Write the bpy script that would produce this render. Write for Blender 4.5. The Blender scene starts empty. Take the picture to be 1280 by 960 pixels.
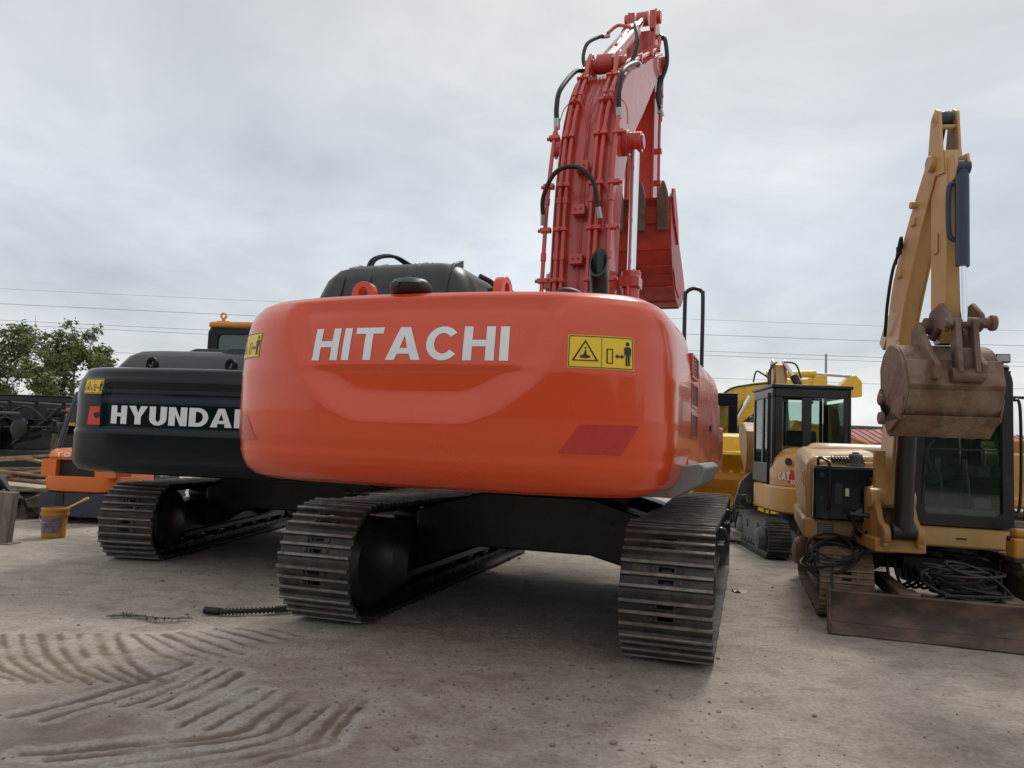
import bpy, bmesh, math, random
import numpy as np
from mathutils import Vector, Matrix, Euler
from mathutils.geometry import tessellate_polygon
R_ = math.radians
random.seed(7); rng = np.random.default_rng(7)
SC = bpy.context.scene
COL = SC.collection
PI = math.pi

# ------------------------------------------------------------------ camera
CAM_H = 1.45
cd = bpy.data.cameras.new('camera'); cam = bpy.data.objects.new('camera', cd); COL.objects.link(cam)
cd.sensor_fit = 'HORIZONTAL'; cd.sensor_width = 36.0; cd.lens = 960 / 1280 * 36.0
cd.clip_start = 0.05; cd.clip_end = 3000
cam.location = (0, 0, CAM_H)
cam.rotation_euler = (Matrix.Rotation(R_(94.35), 3, 'X') @ Matrix.Rotation(R_(2.26), 3, 'Z')).to_euler()
SC.camera = cam

# ------------------------------------------------------------------ materials
def nodes_of(name):
    m = bpy.data.materials.new(name); m.use_nodes = True
    nt = m.node_tree; b = nt.nodes['Principled BSDF']
    return m, nt, b
def N(nt, t, **k):
    n = nt.nodes.new(t)
    for a, v in k.items(): setattr(n, a, v)
    return n
def noise(nt, scale, detail=4, rough=.55, co=None, dist=0, stretch=None):
    n = N(nt, 'ShaderNodeTexNoise'); n.inputs['Scale'].default_value = scale
    n.inputs['Detail'].default_value = detail; n.inputs['Roughness'].default_value = rough
    n.inputs['Distortion'].default_value = dist
    if co is None:
        tc = N(nt, 'ShaderNodeTexCoord'); co = tc.outputs['Object']
    if stretch:
        mp = N(nt, 'ShaderNodeMapping'); mp.inputs['Scale'].default_value = stretch
        nt.links.new(co, mp.inputs['Vector']); co = mp.outputs['Vector']
    nt.links.new(co, n.inputs['Vector'])
    return n
def ramp(nt, src, stops):
    r = N(nt, 'ShaderNodeValToRGB'); e = r.color_ramp.elements
    while len(e) < len(stops): e.new(.5)
    for i, (p, c) in enumerate(stops):
        e[i].position = p; e[i].color = (c, c, c, 1) if isinstance(c, (int, float)) else (*c, 1)
    nt.links.new(src, r.inputs[0]); return r
def mixc(nt, fac, a, b, mode='MIX'):
    m = N(nt, 'ShaderNodeMix', data_type='RGBA', blend_type=mode)
    for sock, v in ((m.inputs[0], fac), (m.inputs[6], a), (m.inputs[7], b)):
        if hasattr(v, 'links') or isinstance(v, bpy.types.NodeSocket): nt.links.new(v, sock)
        elif isinstance(v, (int, float)): sock.default_value = v
        else: sock.default_value = (*v, 1)
    return m.outputs[2]
MATS = {}
def mat(name, col, rough=.5, metal=0, coat=0, dirt=None, dirt_amt=.0, dirt_scale=3, var=.12, vscale=6,
        bump=0, bscale=60, rvar=.12, spec=None, stretch=None):
    m, nt, b = nodes_of(name)
    n1 = noise(nt, vscale, 5, stretch=stretch)
    c2 = tuple(min(1, c * (1 + var)) for c in col); c1 = tuple(c * (1 - var) for c in col)
    out = ramp(nt, n1.outputs['Fac'], [(.3, c1), (.7, c2)]).outputs[0]
    rr = N(nt, 'ShaderNodeMapRange'); rr.inputs['To Min'].default_value = max(0, rough - rvar); rr.inputs['To Max'].default_value = min(1, rough + rvar)
    n2 = noise(nt, vscale * 2.3, 6); nt.links.new(n2.outputs['Fac'], rr.inputs['Value'])
    rout = rr.outputs[0]
    if dirt_amt > 0:
        nd = noise(nt, dirt_scale, 8, .65, stretch=stretch)
        lo = .75 - .5 * dirt_amt
        dm = ramp(nt, nd.outputs['Fac'], [(lo - .08, 0.0), (lo + .14, 1.0)]).outputs[0]
        out = mixc(nt, dm, out, dirt)
        rm = N(nt, 'ShaderNodeMath', operation='MAXIMUM'); mm = N(nt, 'ShaderNodeMath', operation='MULTIPLY')
        nt.links.new(dm, mm.inputs[0]); mm.inputs[1].default_value = .85
        nt.links.new(rout, rm.inputs[0]); nt.links.new(mm.outputs[0], rm.inputs[1]); rout = rm.outputs[0]
    nt.links.new(out, b.inputs['Base Color']); nt.links.new(rout, b.inputs['Roughness'])
    b.inputs['Metallic'].default_value = metal
    if coat: b.inputs['Coat Weight'].default_value = coat; b.inputs['Coat Roughness'].default_value = .04
    if spec is not None: b.inputs['Specular IOR Level'].default_value = spec
    if bump:
        bp = N(nt, 'ShaderNodeBump'); bp.inputs['Strength'].default_value = bump; bp.inputs['Distance'].default_value = .01
        nb = noise(nt, bscale, 6, .6); nt.links.new(nb.outputs['Fac'], bp.inputs['Height']); nt.links.new(bp.outputs[0], b.inputs['Normal'])
    MATS[name] = m; return m
RUST = (.10, .055, .035); DUST = (.28, .24, .2)
mat('orange_paint', (.63, .056, .006), .26, coat=.40, var=.04, vscale=1.2, rvar=.06, bump=.025, bscale=90, dirt=(.60, .10, .04), dirt_amt=.0, dirt_scale=2.0)
mat('red_paint', (.50, .045, .028), .34, coat=.5, var=.10, vscale=3, rvar=.08, dirt=(.36, .075, .05), dirt_amt=.3, dirt_scale=5)
mat('red_worn', (.44, .045, .03), .5, coat=.1, var=.2, vscale=5, dirt=(.06, .045, .04), dirt_amt=.28, dirt_scale=2.2, bump=.2, bscale=25)
mat('dark_red', (.46, .012, .010), .28, var=.05, coat=.6)
mat('black_gloss', (.012, .013, .014), .32, var=.2, dirt=(.05, .048, .045), dirt_amt=.15, dirt_scale=4)
mat('black_matt', (.018, .018, .019), .6, var=.25, dirt=(.055, .048, .04), dirt_amt=.25, dirt_scale=5, bump=.15)
mat('hood_plastic', (.018, .020, .022), .42, var=.15, dirt=(.07, .07, .07), dirt_amt=.15, bump=.08, bscale=120)
mat('charcoal_paint', (.0035, .009, .014), .15, coat=.08, spec=.24, var=.06, vscale=2, rvar=.06, dirt=(.007, .011, .014), dirt_amt=.2, dirt_scale=2.5)
mat('charcoal_hood', (.018, .028, .034), .42, coat=.15, var=.08, dirt=(.08, .085, .085), dirt_amt=.2)
mat('rubber', (.012, .012, .013), .5, var=.2, dirt=(.06, .055, .05), dirt_amt=.15, dirt_scale=12)
mat('steel', (.42, .42, .43), .32, metal=.9, var=.15)
mat('chrome', (.75, .76, .78), .1, metal=1, var=.03, rvar=.03)
mat('track_steel', (.036, .033, .031), .5, metal=.2, var=.3, vscale=8, dirt=(.10, .078, .062), dirt_amt=.42, dirt_scale=6, bump=.5, bscale=40)
mat('track_edge', (.22, .19, .165), .4, metal=.35, var=.35, vscale=14, dirt=(.17, .09, .06), dirt_amt=.35, dirt_scale=9, bump=.4, bscale=70)
mat('track_tan', (.16, .115, .08), .65, metal=.1, var=.3, vscale=9, dirt=(.25, .19, .14), dirt_amt=.5, dirt_scale=7, bump=.5, bscale=50)
mat('track_rust', (.20, .12, .075), .6, metal=.2, var=.3, vscale=9, dirt=(.30, .22, .15), dirt_amt=.45, dirt_scale=7, bump=.5, bscale=50)
mat('frame_black', (.008, .008, .009), .4, var=.3, dirt=(.03, .025, .022), dirt_amt=.3, dirt_scale=3, bump=.2)
mat('tan_paint', (.50, .295, .105), .42, coat=.25, var=.06, vscale=3, dirt=(.36, .24, .12), dirt_amt=.3, dirt_scale=3)
mat('tan_dull', (.36, .19, .055), .5, var=.1, vscale=3, dirt=(.16, .09, .05), dirt_amt=.3, dirt_scale=4)
mat('cat_yellow', (.55, .27, .05), .4, coat=.3, var=.06, dirt=(.33, .2, .08), dirt_amt=.2)
mat('bright_yellow', (.74, .44, .015), .4, coat=.3, var=.06, dirt=(.35, .22, .05), dirt_amt=.25)
mat('rust_metal', (.15, .085, .06), .65, metal=.25, var=.35, vscale=5, dirt=(.22, .17, .13), dirt_amt=.45, dirt_scale=3.5, bump=.6, bscale=30)
mat('bucket_grime', (.15, .075, .048), .55, metal=.15, var=.4, vscale=7, dirt=(.24, .185, .13), dirt_amt=.5, dirt_scale=5, bump=.8, bscale=30)
mat('blade_brown', (.085, .055, .045), .5, metal=.35, var=.35, vscale=3, dirt=(.17, .10, .07), dirt_amt=.42, dirt_scale=3, bump=.4, bscale=30, stretch=(1, 1, 2.5))
mat('navy_cylinder', (.018, .028, .055), .35, var=.15, dirt=(.06, .06, .07), dirt_amt=.2, dirt_scale=5)
mat('white_decal', (.72, .73, .75), .45, var=.04)
mat('black_decal', (.012, .012, .012), .45, var=.05)
mat('yellow_decal', (.78, .52, .02), .4, var=.04)
mat('red_decal', (.62, .03, .02), .4, var=.05)
mat('cream_decal', (.6, .6, .45), .5, var=.1)
mat('fork_orange', (.72, .17, .03), .42, coat=.2, var=.06, dirt=(.5, .2, .09), dirt_amt=.2)
mat('fork_blue', (.028, .036, .055), .45, var=.12, dirt=(.07, .07, .075), dirt_amt=.25)
mat('amber_roof', (.66, .26, .03), .4, var=.05)
mat('amber_lens', (.7, .16, .02), .25, var=.05)
mat('wood_grey', (.19, .155, .12), .8, var=.3, vscale=4, dirt=(.09, .07, .055), dirt_amt=.35, bump=.5, bscale=40, stretch=(6, 6, .6))
mat('plank_wood', (.36, .25, .15), .8, var=.35, vscale=3, dirt=(.2, .13, .08), dirt_amt=.4, bump=.4, bscale=40)
mat('pail_yellow', (.45, .20, .03), .45, var=.12, dirt=(.3, .16, .05), dirt_amt=.35, dirt_scale=8)
mat('pail_label', (.12, .13, .18), .5, var=.5, vscale=14, dirt=(.35, .12, .08), dirt_amt=.4, dirt_scale=16)
mat('grey_metal', (.20, .205, .21), .5, metal=.3, var=.15, dirt=(.28, .25, .22), dirt_amt=.35)
mat('dull_grey', (.085, .09, .10), .5, metal=.3, var=.15, dirt=(.16, .14, .12), dirt_amt=.3)
mat('wire_black', (.13, .13, .135), .7, var=.1)
mat('concrete', (.36, .35, .33), .85, var=.12, bump=.3)
mat('roof_red', (.30, .085, .06), .7, var=.12)
mat('wall_grey', (.3, .3, .29), .8, var=.12)
mat('bark', (.10, .075, .055), .9, var=.3, bump=.6, bscale=20)
mat('stone', (.26, .24, .21), .9, var=.3, vscale=20, bump=.4)
mat('mud', (.22, .18, .145), .95, var=.3, vscale=10, bump=.6)
def leaf_mat(name, a, b_):
    m, nt, b = nodes_of(name)
    g = N(nt, 'ShaderNodeNewGeometry'); r = ramp(nt, g.outputs['Random Per Island'], [(0, a), (1, b_)])
    nt.links.new(r.outputs[0], b.inputs['Base Color']); b.inputs['Roughness'].default_value = .6
    b.inputs['Transmission Weight'].default_value = 0
    MATS[name] = m
leaf_mat('leaf', (.075, .11, .032), (.20, .235, .085)); leaf_mat('leaf_dark', (.02, .045, .02), (.05, .085, .035))
leaf_mat('weed', (.04, .10, .02), (.09, .2, .04)); leaf_mat('dry_weed', (.03, .05, .03), (.08, .1, .06))
def glass_mat(name, tint, rough=.03):
    m, nt, b = nodes_of(name)
    b.inputs['Base Color'].default_value = (*tint, 1); b.inputs['Roughness'].default_value = rough
    tr = N(nt, 'ShaderNodeBsdfTransparent'); tr.inputs[0].default_value = (.80, .88, .86, 1)
    gl = N(nt, 'ShaderNodeBsdfGlossy'); gl.inputs['Roughness'].default_value = rough; gl.inputs[0].default_value = (.9, .95, .95, 1)
    fr = N(nt, 'ShaderNodeFresnel'); fr.inputs[0].default_value = 1.55
    mx = N(nt, 'ShaderNodeMixShader'); nt.links.new(fr.outputs[0], mx.inputs[0])
    nt.links.new(tr.outputs[0], mx.inputs[1]); nt.links.new(gl.outputs[0], mx.inputs[2])
    nt.links.new(mx.outputs[0], nt.nodes['Material Output'].inputs[0]); MATS[name] = m
glass_mat('cab_glass', (.5, .6, .6))

# ------------------------------------------------------------------ mesh builder
class MB:
    def __init__(s, T=None): s.v = []; s.f = []; s.m = []; s.T = T or Matrix(); s.k = 0
    def add(s, vs, fs, T=None):
        M = s.T @ T if T is not None else s.T
        o = len(s.v); s.v += [tuple(M @ Vector(v)) for v in vs]
        s.f += [tuple(o + i for i in f) for f in fs]; s.m += [s.k] * len(fs); return s
    def box(s, x0, x1, y0, y1, z0, z1, T=None):
        return s.add([(x0, y0, z0), (x1, y0, z0), (x1, y1, z0), (x0, y1, z0), (x0, y0, z1), (x1, y0, z1), (x1, y1, z1), (x0, y1, z1)],
                     [(0, 3, 2, 1), (4, 5, 6, 7), (0, 1, 5, 4), (1, 2, 6, 5), (2, 3, 7, 6), (3, 0, 4, 7)], T)
    def prism(s, poly, a, b, axis='x', T=None):
        """poly of 2D points; axis x: (y,z); axis y: (x,z); axis z: (x,y)"""
        def P(p, t): return {'x': (t, p[0], p[1]), 'y': (p[0], t, p[1]), 'z': (p[0], p[1], t)}[axis]
        n = len(poly)
        ar = sum(poly[i][0] * poly[(i + 1) % n][1] - poly[(i + 1) % n][0] * poly[i][1] for i in range(n))
        if (ar < 0) != (axis == 'y'): poly = poly[::-1]
        vs = [P(p, a) for p in poly] + [P(p, b) for p in poly]
        fs = [tuple(range(n - 1, -1, -1)), tuple(range(n, 2 * n))] + [(i, (i + 1) % n, n + (i + 1) % n, n + i) for i in range(n)]
        if b < a: fs = [f[::-1] for f in fs]
        return s.add(vs, fs, T)
    def cyl(s, p0, p1, r0, r1=None, n=16, caps=True, T=None):
        p0, p1 = Vector(p0), Vector(p1); r1 = r0 if r1 is None else r1
        q = (p1 - p0).to_track_quat('Z', 'Y').to_matrix()
        vs = []
        for p, r in ((p0, r0), (p1, r1)):
            for i in range(n):
                a = 2 * PI * i / n; vs.append(p + q @ Vector((r * math.cos(a), r * math.sin(a), 0)))
        fs = [(i, (i + 1) % n, n + (i + 1) % n, n + i) for i in range(n)]
        if caps: fs += [tuple(range(n - 1, -1, -1)), tuple(range(n, 2 * n))]
        return s.add(vs, fs, T)
    def lathe(s, prof, p0, axis, n=24, T=None):
        """prof [(r,h)] around axis from p0"""
        p0 = Vector(p0); q = Vector(axis).to_track_quat('Z', 'Y').to_matrix(); vs = []; m = len(prof)
        for r, h in prof:
            for i in range(n):
                a = 2 * PI * i / n; vs.append(p0 + q @ Vector((r * math.cos(a), r * math.sin(a), h)))
        fs = [(j * n + i, j * n + (i + 1) % n, (j + 1) * n + (i + 1) % n, (j + 1) * n + i) for j in range(m - 1) for i in range(n)]
        fs += [tuple(range(n - 1, -1, -1)), tuple((m - 1) * n + i for i in range(n))]
        return s.add(vs, fs, T)
    def tube(s, pts, r, n=8, res=6, T=None, closed=False):
        P = [Vector(p) for p in pts]
        if res > 1 and len(P) > 2:
            Q = [P[0] * 2 - P[1]] + P + [P[-1] * 2 - P[-2]]; out = []
            for i in range(1, len(Q) - 2):
                for k in range(res):
                    t = k / res; a, b, c, d = Q[i - 1:i + 3]
                    out.append(.5 * ((2 * b) + (c - a) * t + (2 * a - 5 * b + 4 * c - d) * t * t + (3 * b - a - 3 * c + d) * t ** 3))
            P = out + [P[-1]]
        vs = []; up = None
        for i, p in enumerate(P):
            d = (P[min(i + 1, len(P) - 1)] - P[max(i - 1, 0)]).normalized()
            if up is None: up = d.orthogonal().normalized()
            up = (up - d * up.dot(d)).normalized() if (up - d * up.dot(d)).length > 1e-6 else d.orthogonal().normalized()
            sd = d.cross(up)
            rr = r[i * (len(r) - 1) // max(1, len(P) - 1)] if isinstance(r, (list, tuple)) else r
            for k in range(n):
                a = 2 * PI * k / n; vs.append(p + up * (rr * math.cos(a)) + sd * (rr * math.sin(a)))
        m = len(P)
        fs = [(j * n + i, j * n + (i + 1) % n, (j + 1) * n + (i + 1) % n, (j + 1) * n + i) for j in range(m - 1) for i in range(n)]
        fs += [tuple(range(n - 1, -1, -1)), tuple((m - 1) * n + i for i in range(n))]
        return s.add(vs, fs, T)
    def grid(s, rows, T=None, flip=False):
        """rows: list of equally long lists of points"""
        m = len(rows[0]); vs = [p for r in rows for p in r]
        fs = [(j * m + i, j * m + i + 1, (j + 1) * m + i + 1, (j + 1) * m + i) for j in range(len(rows) - 1) for i in range(m - 1)]
        if flip: fs = [f[::-1] for f in fs]
        return s.add(vs, fs, T)
    def build(s, name, mats, parent=None, bevel=0, angle=38, label=None, seg=2, fixn=False):
        me = bpy.data.meshes.new(name); me.from_pydata(s.v, [], s.f)
        if isinstance(mats, str): mats = [mats]
        for m in mats: me.materials.append(MATS[m])
        me.polygons.foreach_set('material_index', s.m); me.polygons.foreach_set('use_smooth', [True] * len(s.f))
        if fixn:
            bm = bmesh.new(); bm.from_mesh(me); bmesh.ops.recalc_face_normals(bm, faces=bm.faces); bm.to_mesh(me); bm.free()
        me.update(); me.set_sharp_from_angle(angle=R_(angle))
        o = bpy.data.objects.new(name, me); COL.objects.link(o)
        if parent is not None: o.parent = parent
        if bevel:
            b = o.modifiers.new('bevel', 'BEVEL'); b.width = bevel; b.segments = seg; b.limit_method = 'ANGLE'; b.angle_limit = R_(35)
            b.use_clamp_overlap = True
        if label: o['label'] = label
        return o
def thing(name, label, cat, loc=(0, 0, 0), yaw=0, group=None, kind=None):
    o = bpy.data.objects.new(name, None); COL.objects.link(o); o.empty_display_size = .2
    o.location = loc; o.rotation_euler = (0, 0, -R_(yaw)); tag(o, label, cat, group, kind); return o
def tag(o, label=None, cat=None, group=None, kind=None):
    if label: o['label'] = label
    if cat: o['category'] = cat
    if group: o['group'] = group
    if kind: o['kind'] = kind
    return o
def RZ(d): return Matrix.Rotation(R_(d), 4, 'Z')
def TR(x, y, z): return Matrix.Translation((x, y, z))
def rrect(x0, x1, y0, y1, r, n=4, rs=None):
    rs = rs or (r, r, r, r); out = []
    for (cx, cy, a0, rr) in ((x0 + rs[0], y0 + rs[0], 180, rs[0]), (x1 - rs[1], y0 + rs[1], 270, rs[1]), (x1 - rs[2], y1 - rs[2], 0, rs[2]), (x0 + rs[3], y1 - rs[3], 90, rs[3])):
        for i in range(n + 1):
            a = R_(a0 + 90 * i / n); out.append((cx + rr * math.cos(a), cy + rr * math.sin(a)))
    return out
def frame_plate(mb, outer, hole, a, b, axis='y', T=None):
    """plate with a hole: outer and hole loops (2D)"""
    def P(p, t): return {'x': (t, p[0], p[1]), 'y': (p[0], t, p[1]), 'z': (p[0], p[1], t)}[axis]
    loops = [[Vector((*p, 0)) for p in outer], [Vector((*p, 0)) for p in hole]]
    tri = tessellate_polygon(loops); al = outer + hole; n = len(al); no = len(outer)
    vs = [P(p, a) for p in al] + [P(p, b) for p in al]
    fs = [t for t in tri] + [tuple(n + i for i in t[::-1]) for t in tri]
    for st, cnt in ((0, no), (no, len(hole))):
        fs += [(st + i, st + (i + 1) % cnt, n + st + (i + 1) % cnt, n + st + i) for i in range(cnt)]
    bm = bmesh.new(); bv = [bm.verts.new(v) for v in vs]
    for f in fs:
        try: bm.faces.new([bv[i] for i in f])
        except ValueError: pass
    bmesh.ops.recalc_face_normals(bm, faces=bm.faces)
    bm.verts.index_update(); mb.add([v.co.copy() for v in bm.verts], [tuple(v.index for v in f.verts) for f in bm.faces], T); bm.free()

# ------------------------------------------------------------------ lettering
def ell(cx, cy, rx, ry, a0, a1, n=14): return [(cx + rx * math.cos(R_(a0 + (a1 - a0) * i / n)), cy + ry * math.sin(R_(a0 + (a1 - a0) * i / n))) for i in range(n + 1)]
def glyph(c, st=.25):
    s = st
    if c == 'H':
        w = .80; return w, [[(0, 0), (s, 0), (s, .41), (w - s, .41), (w - s, 0), (w, 0), (w, 1), (w - s, 1), (w - s, .6), (s, .6), (s, 1), (0, 1)]]
    if c == 'I': return s, [[(0, 0), (s, 0), (s, 1), (0, 1)]]
    if c == 'T':
        w = .82; m = (w - s) / 2; return w, [[(m, 0), (m + s, 0), (m + s, .81), (w, .81), (w, 1), (0, 1), (0, .81), (m, .81)]]
    if c == 'A':
        w = .96; return w, [[(0, 0), (s * 1.08, 0), (.32, .19), (w - .32, .19), (w - s * 1.08, 0), (w, 0), (.62, 1), (.34, 1)], [(.375, .36), (w - .375, .36), (.48, .74)]]
    if c == 'C':
        w = .86; return w, [ell(.45, .5, .45, .51, 38, 322) + ell(.45, .5, .45 - s * .95, .31, 322, 38)]
    if c == 'Y':
        w = .92; m = w / 2; return w, [[(m - s / 2, 0), (m + s / 2, 0), (m + s / 2, .42), (w, 1), (w - s * 1.12, 1), (m, .62), (s * 1.12, 1), (0, 1), (m - s / 2, .42)]]
    if c == 'U':
        w = .82; return w, [[(0, 1)] + ell(w / 2, .36, w / 2, .38, 180, 360) + [(w, 1), (w - s, 1)] + ell(w / 2, .38, w / 2 - s, .2, 360, 180) + [(s, 1)]]
    if c == 'N':
        w = .84; return w, [[(0, 0), (s, 0), (s, .6), (w - s, 0), (w, 0), (w, 1), (w - s, 1), (w - s, .4), (s, 1), (0, 1)]]
    if c == 'D':
        w = .86; return w, [[(0, 0)] + ell(.40, .5, .46, .5, -90, 90) + [(0, 1)], [(s, .2), (s, .8)] + ell(.38, .5, .24, .3, 90, -90)]
    if c == 'O':
        w = .92; return w, [ell(.46, .5, .46, .51, 0, 350, 24), ell(.46, .5, .46 - s, .3, 350, 0, 24)]
    if c == 'E':
        w = .68; return w, [[(0, 0), (w, 0), (w, .19), (s, .19), (s, .41), (w - .04, .41), (w - .04, .59), (s, .59), (s, .81), (w, .81), (w, 1), (0, 1)]]
    if c == 'G':
        w = .9; return w, [ell(.46, .5, .46, .51, 40, 300) + [(.88, .1), (.88, .55), (.48, .55), (.48, .38), (.66, .38), (.66, .22)] + ell(.46, .5, .46 - s * .95, .31, 290, 45)]
    if c == '3':
        w = .74; return w, [[(0, .22), (.06, .06), (.3, 0), (.58, .04), (.72, .18), (.72, .38), (.58, .51), (.70, .62), (.70, .84), (.56, .97), (.32, 1), (.1, .95), (.02, .8), (.2, .72), (.3, .83), (.42, .83), (.47, .74), (.44, .62), (.28, .59), (.28, .44), (.44, .42), (.5, .3), (.44, .19), (.3, .17), (.2, .28)]]
    if c == '0': return .78, [ell(.39, .5, .39, .5, 0, 350, 20), ell(.39, .5, .39 - s, .3, 350, 0, 20)]
    return .3, []
def letters(text, height, width=None, st=.25, gap=.14, slant=0):
    """list of (loops) in metres, centred on 0, baseline 0"""
    x = 0; out = []
    for c in text:
        if c == ' ': x += .4; continue
        w, loops = glyph(c, st)
        if loops: out.append([[(x + p[0] + slant * p[1], p[1]) for p in lp] for lp in loops])
        x += w + gap
    W = x - gap; k = (width or W * height) / W
    return [[[((p[0] - W / 2) * k, p[1] * height) for p in lp] for lp in g] for g in out]
def flat_shapes(shapes, mapper, step=.05, mb=None, k=0):
    """tessellate 2D shapes, slice every step metres in u and v, map to 3D"""
    mb = mb or MB(); mb.k = k
    for loops in shapes:
        al = [p for lp in loops for p in lp]
        tri = tessellate_polygon([[Vector((*p, 0)) for p in lp] for lp in loops])
        bm = bmesh.new(); bv = [bm.verts.new((p[0], p[1], 0)) for p in al]
        for t in tri:
            try: bm.faces.new([bv[i] for i in t])
            except ValueError: pass
        if step:
            for ax in (0, 1):
                lo = min(p[ax] for p in al); hi = max(p[ax] for p in al); nn = int((hi - lo) / step)
                for i in range(1, nn + 1):
                    co = [0, 0, 0]; co[ax] = lo + i * step; no = [0, 0, 0]; no[ax] = 1
                    bmesh.ops.bisect_plane(bm, geom=bm.verts[:] + bm.edges[:] + bm.faces[:], plane_co=co, plane_no=no)
        bmesh.ops.recalc_face_normals(bm, faces=bm.faces)
        for f in bm.faces:
            if f.normal.z < 0: f.normal_flip()
        bm.verts.index_update()
        mb.add([mapper(v.co.x, v.co.y) for v in bm.verts], [tuple(v.index for v in f.verts) for f in bm.faces]); bm.free()
    return mb
def planar(o, ux, uy):
    o, ux, uy = Vector(o), Vector(ux).normalized(), Vector(uy).normalized()
    return lambda u, v: o + ux * u + uy * v
def warning_label(parent, mapper, w, h, step=.05, person=True):
    """yellow crush-hazard plate: triangle with figure on the left, box + arrow + person on the right. mapper(u,v,lift)"""
    mb = MB(); L = lambda l: (lambda u, v: mapper(u, v, l))
    flat_shapes([[rrect(-w / 2, w / 2, -h / 2, h / 2, .006, 2)]], L(.0025), step, mb, 0)
    b = []
    t = .0045
    b.append([rrect(-w / 2 + t, w / 2 - t, -h / 2 + t, h / 2 - t, .004, 2), rrect(-w / 2 + 2 * t, w / 2 - 2 * t, -h / 2 + 2 * t, h / 2 - 2 * t, .003, 2)[::-1]])
    b.append([[(-.0015, -h * .44), (.0015, -h * .44), (.0015, h * .44), (-.0015, h * .44)]])
    cx = -w * .245; r = h * .36
    def tri(k): return [(cx - 1.12 * r * k, -.28 * h - .5 * r * (k - 1) * .9), (cx + 1.12 * r * k, -.28 * h - .5 * r * (k - 1) * .9), (cx, .36 * h + r * (k - 1) * 1.0)]
    b.append([tri(1.0), tri(.80)[::-1]])
    b.append([[(cx - .45 * r, -.18 * h), (cx + .1 * r, -.2 * h), (cx + .42 * r, -.17 * h), (cx + .40 * r, -.11 * h), (cx + .12 * r, -.10 * h), (cx + .1 * r, .04 * h), (cx - .02 * r, .05 * h), (cx - .12 * r, -.08 * h), (cx - .42 * r, -.12 * h)]])
    b.append([ell(cx + .02 * r, .11 * h, .09 * r, .09 * r, 0, 330, 9)])
    x = w * .07
    b.append([[(x, -.33 * h), (x + .1 * w, -.33 * h), (x + .1 * w, .12 * h), (x, .12 * h)], [(x + .008, -.33 * h + .006), (x + .008, .12 * h - .006), (x + .1 * w - .006, .12 * h - .006), (x + .1 * w - .006, -.33 * h + .006)]])
    x = w * .2; y = -.1 * h
    b.append([[(x, y), (x + .045 * w, y + .08 * h), (x + .045 * w, y + .025 * h), (x + .1 * w, y + .025 * h), (x + .1 * w, y + .08 * h), (x + .145 * w, y), (x + .1 * w, y - .08 * h), (x + .1 * w, y - .025 * h), (x + .045 * w, y - .025 * h), (x + .045 * w, y - .08 * h)]])
    x = w * .40
    b.append([ell(x, .29 * h, .062 * h, .07 * h, 0, 330, 11)])
    b.append([[(x - .035 * w, -.37 * h), (x - .006 * w, -.37 * h), (x - .003 * w, -.06 * h), (x + .003 * w, -.06 * h), (x + .006 * w, -.37 * h), (x + .035 * w, -.37 * h), (x + .034 * w, .02 * h), (x + .052 * w, -.1 * h), (x + .058 * w, .16 * h), (x + .03 * w, .2 * h), (x - .03 * w, .2 * h), (x - .058 * w, .16 * h), (x - .052 * w, -.1 * h), (x - .034 * w, .02 * h)]])
    flat_shapes(b, L(.0045), step, mb, 1)
    return mb.build('warning_label', ['yellow_decal', 'black_decal'], parent)

# ------------------------------------------------------------------ crawler undercarriage
def stadium(a, R, sag, n):
    """closed path (y,z) of a crawler belt, equal steps, running over the top; returns list of (y,z,ty,tz)"""
    pts = []
    K = 400
    for i in range(K): pts.append((-a + 2 * a * i / K, 0.0))
    for i in range(K): t = -PI / 2 + PI * i / K; pts.append((a + R * math.cos(t), R + R * math.sin(t)))
    for i in range(K): u = i / K; pts.append((a - 2 * a * u, 2 * R - sag * math.sin(PI * u) * (1 + .25 * math.cos(4 * PI * u))))
    for i in range(K): t = PI / 2 + PI * i / K; pts.append((-a + R * math.cos(t), R + R * math.sin(t)))
    P = np.array(pts + [pts[0]]); d = np.hypot(*(P[1:] - P[:-1]).T); S = np.concatenate([[0], np.cumsum(d)])
    out = []
    for i in range(n):
        s = S[-1] * (i + .5) / n
        y, z = np.interp(s, S, P[:, 0]), np.interp(s, S, P[:, 1])
        y2, z2 = np.interp((s + .01) % S[-1], S, P[:, 0]), np.interp((s + .01) % S[-1], S, P[:, 1])
        L = math.hypot(y2 - y, z2 - z); out.append((y, z, (y2 - y) / L, (z2 - z) / L))
    return out, S[-1]
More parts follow.
